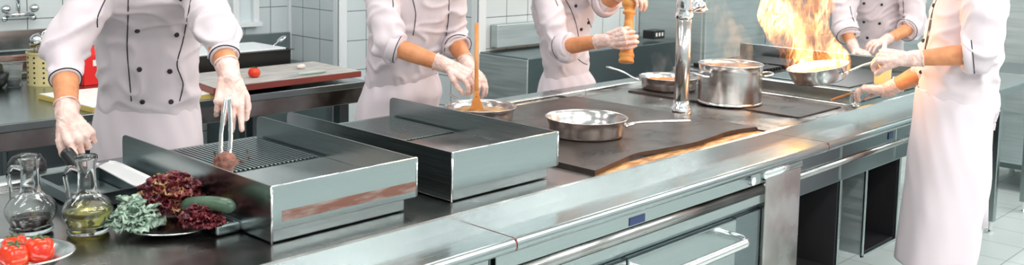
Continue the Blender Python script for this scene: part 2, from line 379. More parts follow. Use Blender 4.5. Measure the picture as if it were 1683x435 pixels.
isp = thing('island_plinth', 'steel supports carrying the right part of the island over the floor', 'support', (4.5, 2.9, 0))
for x in (3.62, 5.3):
    for y in (3.0, 3.3): obj('leg', box((x, y, 0), (x+.04, y+.04, .815), .003), 'steel', isp)
obj('leg', box((5.3, 1.9, 0), (5.34, 1.94, .815), .003), 'steel', isp)

# steel work table past the island's end
wt = thing('steel_worktable', 'steel worktable continuing past the end of the island behind the apron chef', 'table', (6, 2.1, 0))
obj('tabletop', box((5.42, YF, ZS-.045), (6.66, 2.62, ZS), .004), 'steel', wt)
for x, y in ((5.97, 1.84), (5.48, 2.55), (6.58, 1.84), (6.58, 2.55)):
    lg = obj('leg', box((x-.022, y-.022, .07), (x+.022, y+.022, ZS-.045), .004), 'steel', wt)
    obj('foot', lathe([(0, 0), (.02, 0), (.022, .01), (.014, .02), (.014, .07), (0, .07)], 16), 'chrome', lg).location = (x, y, 0)

# ------------------------------------------------------------------ griddles
def griddle(x0, x1, y0, label, seed):
    y1, zt, zs = 2.945, 1.05, .975
    t = thing('griddle', label, 'griddle', ((x0+x1)/2, (y0+y1)/2, ZD), 'countertop griddles with steel side walls')
    obj('base', box((x0+.004, y0+.012, ZD), (x1-.035, y1-.01, .94), .003), 'steel', t)
    obj('front_panel', box((x0, y0, .935), (x1, y0+.005, zt), .0015), 'steel' if seed else 'steel', t)
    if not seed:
        obj('brown_reflection', box((x0+.03, y0-.0006, .953), (x1-.004, y0+.0002, .982), 0), 'brown_reflect', t, label='brown reflection painted across the front panel')  # brown reflection laid over the panel as a coloured strip
    for x in (x0, x1): obj('corner_glint', cyl((x, y0, .938 if x == x1 else ZD+.001), (x, y0, zt-.001), .003, 12), 'chrome', t, smooth=True)  # polished rods added to give the corners a bright highlight
    obj('lip_glint', cyl((x0, y0+.001, zt), (x1, y0+.001, zt), .0016, 12), 'chrome', t, smooth=True)  # thin polished rod added for the highlight along the lip
    for s, x in ((0, x0), (1, x1-.004)):
        pr = [(y0+.004, .905 if s == 0 else .935), (y1, .935), (y1, zt-.02), (y1-.004, zt-.006), (y1-.018, zt), (y0+.004, zt)]
        obj('side_wall', prism(pr, 0, x, x+.004), 'steel_y', t)
    obj('body', box((x0+.0045, y0+.0055, .936), (x1-.0045, y1-.002, zs-.008), .001), 'steel_dark', t)
    obj('cooking_surface', box((x0+.005, y0+.006, zs-.008), (x1-.005, 2.545, zs), .001), 'steel_bright' if not seed else 'deck', t,
        label=None if not seed else 'smooth brown-tinted front half of the cooking surface')
    g = bmesh.new(); bx(g, (x0+.005, 2.547, zs-.008), (x1-.005, y1-.002, zs-.003), 0)
    n = 30; w = (x1-x0-.03)/n
    for i in range(n):
        a = x0+.015+i*w; bx(g, (a, 2.555, zs-.003), (a+w*.55, y1-.01, zs+.004), .001)
    obj('grooved_plate', g, 'steel_y', t, label='ridged grilling half of the cooking surface')
    return t
griddle(1.322, 1.80, 2.10, 'left griddle box, with the piece of meat on its ridged plate', 0)
griddle(1.918, 2.387, 2.078, 'right griddle box, empty with a brown-tinted surface', 1)

# ------------------------------------------------------------------ pans and pots
def pan(x, y, z, r, h, label, hdir, hlen, hrise, fill=None, tilt=None, grp='steel frying pans', fr=.86, hpath=None, nm='frying_pan'):
    t = thing(nm, label, 'pan', (x, y, z), grp)
    rb = r*fr
    prof = [(0, 0), (rb, 0), (rb+.006, .003), (rb+.010, .010), (r*.93, h*.55), (r*.985, h*.9), (r+.004, h), (r+.005, h+.002), (r+.001, h+.0025), (r*.965, h*.9), (r*.91, h*.55), (rb+.002, .012), (rb-.006, .006), (0, .005)]
    b = obj('body', lathe(prof, 64), 'steel_pot', t, smooth=True)
    b.matrix_parent_inverse.identity(); 
    d = V(hdir).normalized()
    p0 = d*(r*.97)+V((0, 0, h*.55)); p1 = d*(r+.035)+V((0, 0, h*.72)); p2 = d*(r+hlen*.5)+V((0, 0, h*.72+hrise*.55)); p3 = d*(r+hlen)+V((0, 0, h*.72+hrise))
    hn = tube(spline([p0, p1, p2, p3], 6), [.006]*3+[.008]*3+[.0085]*6+[.0095]*4+[.0105]*2+[.007], 12, flat=.55)
    o = obj('handle', hn, 'steel_bright', t, smooth=True); o.matrix_parent_inverse.identity()
    br = bmesh.new(); sd = d.cross(V((0, 0, 1)))
    for s in (-1, 1):
        merge(br, tube([d*(r*.95)+sd*s*.014+V((0, 0, h*.55)), d*(r+.028)+sd*s*.009+V((0, 0, h*.66))], .0045, 8))
        merge(br, blob(d*(r*.985)+sd*s*.016+V((0, 0, h*.55)), .0065, 0, 1))
    o = obj('bracket', br, 'chrome', t, smooth=True); o.matrix_parent_inverse.identity()
    if fill:
        fb = lathe([(0, .008), (r*.86, .012), (r*.92, h*.62), (r*.6, h*.72), (0, h*.76)], 40, wob=lambda a, zz: .0)
        for v in fb.verts:
            if v.co.z > .02: v.co.z += .006*noise.noise(v.co*40)
        f = obj('food', fb, fill, t, smooth=True); f.matrix_parent_inverse.identity()
    if tilt: t.rotation_euler = tilt
    return t
hd = (at(1125, 209, d=3.95)-at(1027, 215, d=3.95)); 
pan(2.93, 2.405, ZD+.012, .158, .070, 'empty steel frying pan in the middle of the dark hob plate', (hd.x, hd.y, 0), .25, .012)
pan(2.835, 2.90, ZD+.012, .146, .056, 'steel frying pan stirred with a wooden spatula by the second chef', (.3, 1, 0), .16, .02, 'sauce2')
hd2 = -RT + FW*.3
pan(4.175, 2.885, ZD+.004, .150, .064, 'steel frying pan full of orange food behind the steel column', (hd2.x, hd2.y, 0), .18, .05, 'sauce')
FP = at(1347, 133, d=4.5)
ft = at(1440, 95, d=4.28)-at(1385, 117, d=4.42); ft_h = V((ft.x, ft.y, 0))
fpan = pan(FP.x, FP.y, FP.z, .136, .070, 'steel frying pan held in the air with tall flames in it', ft_h, .235, .055, 'sauce2', fr=.78)
ax = RT; fpan.rotation_euler = Matrix.Rotation(-.19, 3, FW).to_euler()
# stock pot
pt = thing('stock_pot', 'deep steel pot with two loop handles steaming on the island', 'pot', (4.06, 2.455, ZD+.004))
R, H_ = .149, .188
o = obj('body', lathe([(0, 0), (R-.008, 0), (R-.002, .004), (R, .010), (R, H_-.03), (R+.001, H_-.006), (R+.006, H_), (R+.004, H_+.003), (R-.003, H_), (R-.005, H_-.02), (R-.005, .012), (0, .010)], 72), 'steel_pot', pt, smooth=True); o.matrix_parent_inverse.identity()
o = obj('base_ring', lathe([(R-.001, .002), (R+.004, .004), (R+.004, .012), (R-.001, .013)], 72), 'steel_bright', pt, smooth=True); o.matrix_parent_inverse.identity()
o = obj('food', lathe([(0, .1), (R-.006, .1), (R-.006, .150), (R*.5, .153), (0, .154)], 40), 'sauce', pt, smooth=True); o.matrix_parent_inverse.identity()
for s in (-1, 1):
    c = -RT*s; c = V((c.x, c.y, 0)).normalized(); sd = V((-c.y, c.x, 0))
    if s > 0: c = (c + V((-FW.x, -FW.y, 0))*.35).normalized(); sd = V((-c.y, c.x, 0))
    z = H_-.052
    pth = spline([c*(R-.002)+sd*.055+V((0, 0, z)), c*(R+.03)+sd*.05+V((0, 0, z+.004)), c*(R+.048)+sd*.025+V((0, 0, z+.008)), c*(R+.048)-sd*.025+V((0, 0, z+.008)), c*(R+.03)-sd*.05+V((0, 0, z+.004)), c*(R-.002)-sd*.055+V((0, 0, z))], 5)
    o = obj('handle', tube(pth, .0055, 10), 'steel_bright', pt, smooth=True); o.matrix_parent_inverse.identity()

# steel column with a tap valve on top of it
cx, cy = 3.671, 2.466
sc = thing('water_column', 'tall polished steel water column rising from the island left of the stock pot', 'water column', (cx, cy, ZD-.003))
o = obj('base_flange', lathe([(0, 0), (.046, 0), (.047, .008), (.044, .03), (.036, .042), (.036, .06), (0, .06)], 40), 'chrome', sc, smooth=True); o.matrix_parent_inverse.identity()
o = obj('pole', lathe([(0, .05), (.0335, .05), (.0335, .47), (0, .47)], 48), 'steel_pot', sc, smooth=True); o.matrix_parent_inverse.identity()
o = obj('valve', lathe([(0, .42), (.030, .42), (.037, .43), (.039, .45), (.032, .465), (.037, .485), (.036, .53), (.034, .56), (.024, .57), (.024, .62), (0, .62)], 32, wob=lambda a, z: .07*math.sin(6*a+z*60)), 'chrome', sc, smooth=True); o.matrix_parent_inverse.identity()
dv = (RT*.8+UP*.5).normalized(); xx, yy = frame(dv)
kb = bmesh.new(); rings = []
for k2, (t_, r_) in enumerate(((0, .012), (.03, .012), (.045, .02), (.06, .028), (.085, .034), (.09, .030), (.086, .01))):
    rings.append([V((0, 0, .445))+dv*(t_+.01)+(xx*math.cos(2*PI*i/36)+yy*math.sin(2*PI*i/36))*r_*(1+(.18*math.cos(5*2*PI*i/36) if r_ > .015 else 0)) for i in range(36)])
ring_loft(kb, rings)
o = obj('tap_handle', kb, 'chrome', sc, smooth=True, label='fluted chrome tap handle'); o.matrix_parent_inverse.identity()
sp = spline([(0, 0, .60), (0, 0, .72), (.03, -.03, .80), (.14, -.14, .83), (.26, -.26, .80), (.29, -.29, .72)], 6)
o = obj('spout', tube(sp, .012, 12), 'chrome', sc, smooth=True); o.matrix_parent_inverse.identity()

# ------------------------------------------------------------------ left foreground food
def cruet(x, y, liq, lvl, label):
    t = thing('glass_cruet', label, 'bottle', (x, y, ZD), 'glass cruets')
    R_ = .062
    po = [(0, .002), (.048, 0), (.052, .004), (.053, .012), (.049, .020), (.050, .026), (.057, .036), (R_, .05), (R_+.001, .060), (R_-.003, .074), (.050, .088), (.032, .099), (.0245, .108), (.0225, .125), (.0215, .16), (.0225, .182), (.0275, .193), (.0285, .201), (.025, .204)]
    pi_ = [(.0235, .2), (.0195, .18), (.0185, .16), (.0195, .125), (.0215, .110), (.030, .1015), (.048, .0865), (R_-.006, .073), (R_-.0025, .060), (R_-.0035, .051), (.0535, .038), (.0465, .027), (.0455, .012), (0, .008)]
    g = obj('glass_body', lathe(po+pi_, 48), 'glass', t, smooth=True); g.matrix_parent_inverse.identity()
    d = (-RT*.98+V((0, 0, 0))); d = V((d.x, d.y, 0)).normalized()
    h = spline([d*.018+V((0, 0, .165)), d*.045+V((0, 0, .170)), d*.056+V((0, 0, .145)), d*.050+V((0, 0, .11)), d*.048+V((0, 0, .082))], 6)
    o = obj('handle', tube(h, .0055, 10), 'glass', t, smooth=True); o.matrix_parent_inverse.identity()
    lp = [(0, .0095)]+[(max(r_-.0010, 0), z_) for r_, z_ in ((.045, .0105), (.046, .026))]
    if lvl > .05: lp += [(.0525, .038), (R_-.0045, .051), (R_-.0035, .060)]
    lp += [(.0515 if lvl < .05 else R_-.0042, lvl), (0, lvl)]
    o = obj('liquid', lathe(lp, 48), liq, t, smooth=True); o.matrix_parent_inverse.identity()
p = at(52, 380, z=ZD); cruet(p.x, p.y, 'vinegar', .037, 'leftmost glass cruet, with dark vinegar in the bottom')
p = at(145, 381, z=ZD); cruet(p.x, p.y, 'oil', .064, 'glass cruet holding pale olive oil, beside the lettuce')

def tomato(c, r, label, grp, seed=0, tilt=0, nm='tomato'):
    t = thing(nm, label, 'tomato', c, grp)
    b = lathe([(0, .1), (.3, .02), (.7, .12), (.97, .5), (1.0, .85), (.85, 1.35), (.55, 1.58), (.25, 1.60), (0, 1.5)], 40, wob=lambda a, z: .035*math.cos(5*a+seed))
    b.transform(Matrix.Scale(r, 4)); o = obj('flesh', b, 'tomato', t, smooth=True); o.matrix_parent_inverse.identity()
    s = bmesh.new()
    for k in range(5):
        a = k*2*PI/5+seed
        tube(spline([(0, 0, 1.52*r), (.3*r*math.cos(a), .3*r*math.sin(a), 1.66*r), (.62*r*math.cos(a+.2), .62*r*math.sin(a+.2), 1.58*r)], 4), [.08*r]*4+[.1*r]*4+[.02*r], 6, s, .4)
    tube([(0, 0, 1.5*r), (.05*r, 0, 1.85*r)], .06*r, 6, s)
    o = obj('calyx', s, 'stem', t); o.matrix_parent_inverse.identity()
    t.rotation_euler = (tilt, tilt*.6, seed)
    return t
# oval steel bowl of tomatoes
bc = at(22, 420, z=.93); bc.z = ZD
bw = thing('steel_bowl', 'polished oval steel dish holding the tomatoes at the bottom left corner', 'bowl', bc)
ang = math.atan2(RT.y, RT.x)
b = lathe([(0, 0), (.075, 0), (.09, .006), (.115, .028), (.134, .037), (.137, .0375), (.137, .040), (.131, .040), (.112, .031), (.088, .009), (.07, .004), (0, .004)], 64, 1.0, .80)
b.transform(Matrix.Rotation(ang, 4, 'Z')); o = obj('body', b, 'steel_bright', bw, smooth=True); o.matrix_parent_inverse.identity()
for i, (px_, py_, r_, lb) in enumerate(((20, 412, .034, 'tomato at the left of the steel dish'), (62, 405, .036, 'largest tomato with a dark green calyx, right in the steel dish'), (25, 395, .030, 'tomato partly hidden at the back of the steel dish'))):
    c = at(px_, py_, z=.945); tomato((c.x, c.y, ZD+.0075), r_, lb, 'tomatoes in the steel dish', seed=i*1.3+.4, tilt=.12)

# plate with lettuce
pc = at(275, 378, z=ZD+.005); pc.z = ZD
pl = thing('steel_plate', 'shallow steel oval plate under the lettuce', 'plate', pc)
b = lathe([(0, 0), (.055, 0), (.065, .004), (.095, .014), (.1, .0145), (.1, .017), (.094, .017), (.062, .007), (0, .004)], 56, 1.02, .78)
b.transform(Matrix.Rotation(ang, 4, 'Z')); o = obj('body', b, 'steel_bright', pl, smooth=True); o.matrix_parent_inverse.identity()
def leaves(name, label, c, rad, n, m, size, seed, flat=.55, m2=None, cat='lettuce', zmin=ZD+.012):
    rnd = random.Random(seed); c = V(c)
    def leaf(bm, base, d, L, W, ph):
        side = d.cross(V((rnd.uniform(-.4, .4), rnd.uniform(-.4, .4), 1))).normalized(); up = side.cross(d).normalized()
        nu, nv = 7, 11; g = []
        for i in range(nu):
            u = i/(nu-1); row = []
            w = W*(math.sin(PI*min(u*.62+.12, 1))**.8)
            for j in range(nv):
                v = j/(nv-1)*2-1
                q = base + d*(L*u*(1-.15*v*v)) + side*(w*v*.5) + up*(L*(.30*u*u*(-1) + .25*v*v*u))
                ruff = .22*L*u*(abs(v)**1.5)*math.sin(ph+j*2.6+i*1.1) + .13*L*u*u*math.sin(ph*2+j*2.2)
                q = q + up*ruff + side*(.1*L*u*math.cos(ph+i*2+j))
                q.z = max(q.z, zmin)
                row.append(bm.verts.new(q))
            g.append(row)
        for i in range(nu-1):
            for j in range(nv-1): bm.faces.new((g[i][j], g[i+1][j], g[i+1][j+1], g[i][j+1]))
    top = None
    for mi, (mm, cnt) in enumerate(((m, n), (m2, n//3 if m2 else 0))):
        if not cnt: continue
        bm = bmesh.new()
        for k in range(cnt):
            a = rnd.uniform(0, 2*PI); e = rnd.uniform(.0, 1.45)**1
            d = V((math.cos(a)*math.cos(e), math.sin(a)*math.cos(e), math.sin(e)*.9+.08)).normalized()
            st = rnd.uniform(.0, .62)
            base = c + V((d.x*rad[0]*st, d.y*rad[1]*st, d.z*rad[2]*st))
            L = size*rnd.uniform(.75, 1.2)
            leaf(bm, base, d, L, L*rnd.uniform(.9, 1.3), rnd.uniform(0, 6))
        me = tomesh(bm, 'leaf', True)
        o = link('leaves', me, mm); s = o.modifiers.new('s', 'SOLIDIFY'); s.thickness = .0012
        if top is None:
            top = thing(name, label, cat, (c.x, c.y, ZD+.01))
        o.parent = top; o.matrix_parent_inverse = top.matrix_basis.inverted()
    return top
c = at(279, 324, z=.965); leaves('red_lettuce', 'large frilly dark red lettuce on the steel plate', (c.x, c.y, .935), (.11, .11, .105), 420, 'redleaf', .036, 3, m2='redleaf2')
c = at(334, 360, z=.94); leaves('red_lettuce', 'small clump of red lettuce at the right edge of the steel plate', (c.x, c.y, .932), (.058, .058, .045), 170, 'redleaf', .030, 5)
c = at(222, 358, z=.93); leaves('green_lettuce', 'pale green curly lettuce leaves beside the oil cruet', (c.x, c.y, .925), (.075, .10, .03), 70, 'greenleaf', .046, 9)
a_, b_ = at(303, 338, d=2.60), at(385, 341, d=2.50)
cb = tube(spline([a_, a_.lerp(b_, .3)+V((0, 0, .008)), a_.lerp(b_, .7)+V((0, 0, .008)), b_], 8), [.010, .015, .017]+[.019]*18+[.017, .014, .010, .006], 20)
obj('courgette', cb, 'cuke', None, smooth=True, label='dark green courgette lying at the right behind the red lettuce', cat='courgette')
# pale leek end / folded metal scoop by the plate
lk = thing('steel_block', 'small ridged steel block between the red lettuce and the left griddle', 'steel block', at(372, 385, z=ZD))
q0 = at(372, 384, z=ZD); d0 = V((1, 0, 0))
bb = bmesh.new(); bx(bb, (q0.x-.03, q0.y-.005, ZD), (q0.x+.04, q0.y+.10, ZD+.028), .006)
for i in range(3): bx(bb, (q0.x-.018+i*.02, q0.y, ZD+.027), (q0.x-.012+i*.02, q0.y+.09, ZD+.031), .002)
obj('body', bb, 'steel', lk)

# gastro tray with the turner
ty0, ty1, tx0, tx1 = 2.69, 3.02, 1.075, 1.285
def tray(x0, x1, y0, y1, z, h, m, nm, label, flare=.012, rim=.014, inner=None):
    t = thing(nm, label, 'tray', ((x0+x1)/2, (y0+y1)/2, z))
    bm = bmesh.new()
    def rr(e, zz, r=.02):
        pts = []
        for cx_, cy_, a0 in ((x1-e-r, y1-e-r, 0), (x0+e+r, y1-e-r, 90), (x0+e+r, y0+e+r, 180), (x1-e-r, y0+e+r, 270)):
            for k in range(5):
                a = math.radians(a0+k*22.5); pts.append((cx_+r*math.cos(a), cy_+r*math.sin(a), zz))
        return pts
    f = flare; g = rim
    rings = [rr(f+.01, z), rr(f+.003, z+.004), rr(g, z+h-.003), rr(0, z+h-.003), rr(0, z+h), rr(g+.002, z+h), rr(f+.006, z+.006), rr(f+.014, z+.003)]
    ring_loft(bm, rings)
    obj('body', bm, m, t, smooth=False)
    if inner: obj('contents', box((x0+g+.008, y0+g+.008, z+.004), (x1-g-.008, y1-g-.008, z+h*.9), .003), inner, t)
    return t
tr_ = tray(tx0, tx1, ty0, ty1, ZD, .045, 'steel_dark', 'steel_tray', 'shallow steel tray behind the cruets, under the turner blade')
obj('inner_base', box((tx0+.024, ty0+.024, ZD+.004), (tx1-.024, ty1-.024, ZD+.008), .001), 'steel_bright', tr_, label='bright inside of the tray')
tn = thing('kitchen_turner', 'steel turner with a black handle held over the tray by the left chef', 'turner', at(118, 258, z=1.02))
h0, h1 = at(106, 246, d=2.86), at(139, 289, d=2.86)
obj('handle', tube(spline([h0, h0.lerp(h1, .3), h0.lerp(h1, .7), h1], 5), [.012, .017, .0195]+[.020]*6+[.019]*3+[.016]*3+[.012], 16), 'black', tn, smooth=True, label='black plastic handle')
s1 = at(170, 268, z=.975); s2 = at(240, 303, z=.968)
obj('shank', tube([h1, h1.lerp(s1, .5)+V((0, 0, .004)), s1+(s2-s1)*.02], .005, 10), 'chrome', tn, smooth=True)
dd = (s2-s1).normalized(); sd = dd.cross(V((0, 0, 1))).normalized(); upn = sd.cross(dd)
bm = bmesh.new(); rings = []
for t_, w_ in ((0, .018), (.06, .030), (.2, .034), (.9, .038), (1, .038)):
    c = s1.lerp(s2, t_); rings.append([c-sd*w_-upn*.001+upn*.004, c-sd*w_*.8-upn*.001, c+sd*w_*.8-upn*.001, c+sd*w_-upn*.001+upn*.004, c+sd*w_+upn*.006, c+sd*w_*.75+upn*.0015, c-sd*w_*.75+upn*.0015, c-sd*w_+upn*.006])
ring_loft(bm, rings); obj('blade', bm, mat('bright_satin_blade', (.92, .93, .93), .38, .55), tn, label='wide bright steel blade')
# black pot lid behind the tray
lc = at(44, 276, z=ZS+.02)
lid = thing('black_bowl', 'upturned black bowl behind the leftmost cruet', 'bowl', (lc.x, lc.y, ZS+.02))
o = obj('body', lathe([(.058, 0), (.062, .002), (.06, .02), (.045, .04), (.02, .05), (0, .052)], 40), 'black', lid, smooth=True); o.matrix_parent_inverse.identity()

# meat and tongs
mc = at(370, 243, d=2.87)
bm = blob((0, 0, 0), 1, .12, 4, (1, 1, .95), 4, 1.6)
for v in bm.verts: v.co += v.co*.05*noise.noise(v.co*6)
bm.transform(Matrix.Translation((mc.x, mc.y, .979+.030))@Matrix.Scale(.034, 4))
obj('meat', bm, 'meat', None, smooth=True, label='round seared piece of meat held by tongs on the left griddle', cat='meat')
MT = V((mc.x, mc.y, 1.035))
tg = thing('tongs', 'shiny steel tongs gripping the meat in the left chef hand', 'tongs', MT)
top = at(374, 160, d=2.93)
for s in (-1, 1):
    w_ = RT*s
    pth = spline([top+w_*.004, top.lerp(MT, .35)+w_*.010, top.lerp(MT, .65)+w_*.014, MT+w_*.013+V((0, 0, .0)), MT+w_*.009-V((0, 0, .012))], 6)
    obj('arm', tube(pth, .0062, 10, flat=.5, ref=FW), 'chrome', tg, smooth=True)
cr = random.Random(5)
for i in range(9):
    q = at(370+cr.uniform(-18, 42), 256+cr.uniform(-10, 10), z=.98)
    obj('meat_crumb', blob((q.x, q.y, .9795+.003), .0035, .2, 1, seed=i), 'meat', None, label='tiny browned crumb of meat on the ridges of the left griddle', cat='crumb', group='meat crumbs on the griddle')

# wooden spatula + stick of chef 2
s0, s1 = at(783.5, 38, d=4.21), at(783, 160, d=4.12)
sp_ = thing('wooden_spatula', 'long orange wooden spatula standing in the pan in the second chef hand', 'spatula', at(783, 185, d=4.12))
obj('handle', tube([s0, s0.lerp(s1, .5), s1], .0085, 12, flat=.7), 'spoonwood', sp_, smooth=True)
e0, e1 = at(783, 150, d=4.12), at(784, 186, d=4.12)
bm = bmesh.new(); rings = []
for t_, w_ in ((0, .009), (.3, .014), (.7, .026), (1, .034)):
    c = e0.lerp(e1, t_); rings.append([c-RT*w_-FW*.004, c+RT*w_-FW*.004, c+RT*w_+FW*.004, c-RT*w_+FW*.004])
ring_loft(bm, rings); bmesh.ops.bevel(bm, geom=bm.edges[:], offset=.0015, segments=1, affect='EDGES'); obj('blade', bm, 'spoonwood', sp_)

# pepper mill
m0, m1 = at(1029, 103, d=4.80), at(1036, -8, d=4.86)
ml = thing('pepper_mill', 'large turned orange wood pepper mill held by the third chef', 'pepper mill', m0)
Lm = (m1-m0).length; q = (m1-m0).to_track_quat('Z', 'Y').to_matrix().to_4x4()
prof = [(0, 0), (.034, 0), (.036, .008), (.034, .016), (.031, .02), (.035, .028), (.036, .038), (.031, .046), (.029, .06), (.030, .09), (.028, .13), (.024, .16), (.020, .19), (.020, .225), (.030, .232), (.031, .240), (.022, .246), (.024, .254), (.035, .268), (.037, .284), (.033, .30), (.02, .312), (.012, .318), (0, .32)]
b = lathe(prof, 40); b.transform(Matrix.Translation(m0)@q@Matrix.Scale(Lm/.32, 4))
obj('body', b, 'wood', ml, smooth=True)

# squeeze bottle, jar, stick near chef 5
sb = at(1450, 138, z=.974)
t = thing('squeeze_bottle', 'cream yellow squeeze bottle standing behind the gloved hands at right', 'bottle', (sb.x, sb.y, .9745))
o = obj('body', lathe([(0, 0), (.038, 0), (.04, .004), (.04, .135), (.036, .15), (.022, .158), (0, .158)], 32), 'squeeze', t, smooth=True); o.matrix_parent_inverse.identity()
o = obj('nozzle', lathe([(0, .156), (.024, .156), (.025, .17), (.012, .178), (.005, .215), (0, .216)], 24), 'nozzle', t, smooth=True, label='pale pointed nozzle'); o.matrix_parent_inverse.identity()
jb = at(1407, 174, z=ZD+.003)
t = thing('shot_glass', 'tiny clear glass between the fingers on the island rim', 'glass', (jb.x, jb.y, ZD+.003))
o = obj('body', lathe([(0, 0), (.019, 0), (.020, .004), (.019, .012), (.016, .02), (.018, .06), (.0165, .06), (.0145, .02), (.012, .014), (0, .012)], 32), 'glass', t, smooth=True); o.matrix_parent_inverse.identity()
t = thing('wooden_stick', 'thin orange wooden spoon handle pinched by the gloved hand on the island rim', 'spoon', at(1370, 163, z=ZD+.012))
a_, b_ = at(1366, 164, z=ZD+.012), at(1402, 152, d=4.66)
obj('handle', tube(spline([a_, a_.lerp(b_, .5), b_], 4), [.007, .008, .008, .008, .0075, .007, .007, .006, .005], 10, flat=.6), 'spoonwood', t, smooth=True)

# ------------------------------------------------------------------ prep table behind with boards etc.
TZ = .90
pt_ = thing('prep_table', 'long steel prep table behind the left chef carrying the cutting boards', 'table', (1.6, 4.6, 0))
obj('tabletop', box((-.6, 4.10, TZ-.035), (3.17, 5.25, TZ), .004), 'steel', pt_)
obj('apron_rail', box((-.6, 4.115, TZ-.115), (3.15, 4.14, TZ-.035), .004), 'deck', pt_)  # brown-orange reflection put into this rail's colour
for x in (-.5, 1.35, 2.55, 3.07):
    for y in (4.2, 5.15): obj('leg', box((x-.03, y-.03, 0), (x+.03, y+.03, TZ-.035), .004), 'steel_dark', pt_)
obj('lower_shelf', box((-.55, 4.2, .28), (1.95, 5.2, .30), .004), 'steel_dark', pt_)
obj('side_cupboard', box((1.42, 4.25, .30), (1.90, 5.15, TZ-.12), .006), 'steel_dark', pt_)
obj('crossbar', box((-.5, 4.19, .60), (2.55, 4.22, .64), .004), 'steel', pt_)
def quad_board(pts, z0, z1, mt, ms, nm, label, ltop=None):
    t = thing(nm, label, 'cutting board', ((pts[0][0]+pts[2][0])/2, (pts[0][1]+pts[2][1])/2, z0), 'cutting boards on the prep table')
    obj('core', prism(pts, 2, z0, z1-.003, .002), ms, t); c_ = V((sum(p[0] for p in pts)/4, sum(p[1] for p in pts)/4))
    tp = [tuple(V(p)*.992+c_*.008) for p in pts]
    obj('top_face', prism(tp, 2, z1-.0035, z1, .001), mt, t); return t
bl = [at(57, 149, z=.94), at(150, 172, z=.94), at(352, 150, z=.94)]
B0, B1 = (1.66, 4.60), (1.72, 4.12)
quad_board([(1.72, 4.11), (2.42, 4.115), (2.40, 4.60), (1.68, 4.60)], TZ, .925, 'board_white', 'board_yellow', 'cutting_board', 'white cutting board with a yellow edge behind the left chef')
quad_board([(2.26, 4.07), (3.12, 4.09), (3.14, 4.55), (2.32, 4.53)], .9255, .958, 'board_grey', 'board_red', 'cutting_board', 'dark red-edged cutting board with the single small tomato on it')
c = at(418, 127, z=.958); tomato((c.x, c.y, .958), .030, 'single small tomato on the dark red cutting board', None, .5)
k0, k1 = at(491, 122.5, z=.965), at(534, 117.5, z=.965)
t = thing('knife', 'pale green knife handle lying on the dark red cutting board', 'knife', k0)
obj('handle', tube([k0+V((0, 0, .003)), k0.lerp(k1, .5)+V((0, 0, .003)), k1+V((0, 0, .003))], [.008, .011, .009], 12, flat=.7), 'knifehandle', t, smooth=True)
kd = (k1-k0).normalized(); ks = kd.cross(V((0, 0, 1)))
bm = bmesh.new(); K = k0-kd*.10
ring_loft(bm, [[k0+ks*.012+V((0, 0, .0)), k0-ks*.004+V((0, 0, .0)), k0-ks*.004+V((0, 0, .002)), k0+ks*.012+V((0, 0, .001))], [K+ks*.003, K-ks*.003, K-ks*.003+V((0, 0, .001)), K+ks*.003+V((0, 0, .001))]])
obj('blade', bm, 'chrome', t)
c = at(495, 111, z=.965); obj('garlic_bulb', blob((c.x, c.y, .958+.013), .018, .08, 2, (1.5, 1, .75)), 'garlic', None, smooth=True, label='small pale garlic bulb near the back of the red cutting board', cat='garlic')
# black gastronorm pan
gx0 = at(312, 124, Y=4.75).x; gx1 = 3.08
g = tray(2.46, 3.07, 4.62, 5.0, TZ, .125, 'blackmetal', 'black_pan', 'deep black food pan with a pale lid on the prep table')
lidp = link('lid', tomesh(box((2.48, 4.64, TZ+.1255), (3.02, 4.98, TZ+.135), .003)), 'film', g, label='pale film lid')
s0, s1 = at(440, 82, Y=4.80), at(463, 64, Y=4.80)
t = thing('serving_spoon', 'steel spoon sticking up out of the black food pan', 'spoon', s0)
obj('handle', tube([s0-V((.04, 0, .0)), s0, s1], [.004, .004, .005], 8), 'steel_bright', t, smooth=True)
b = blob((0, 0, 0), .022, 0, 2, (1.5, 1, .5)); b.transform(Matrix.Translation(s1)@(s1-s0).to_track_quat('X', 'Z').to_matrix().to_4x4()); obj('bowl', b, 'steel_bright', t, smooth=True)
# steel box behind it
tb = thing('steel_sink_unit', 'low steel tub unit against the far tiled wall right of the black pan', 'sink unit', (3.5, 5.6, 0))
obj('body', box((3.2, 5.35, 0), (3.83, 5.86, .78), .006), 'steel_dark', tb); obj('splashback', box((3.22, 5.83, .78), (3.83, 5.872, .97), .004), 'steel', tb)
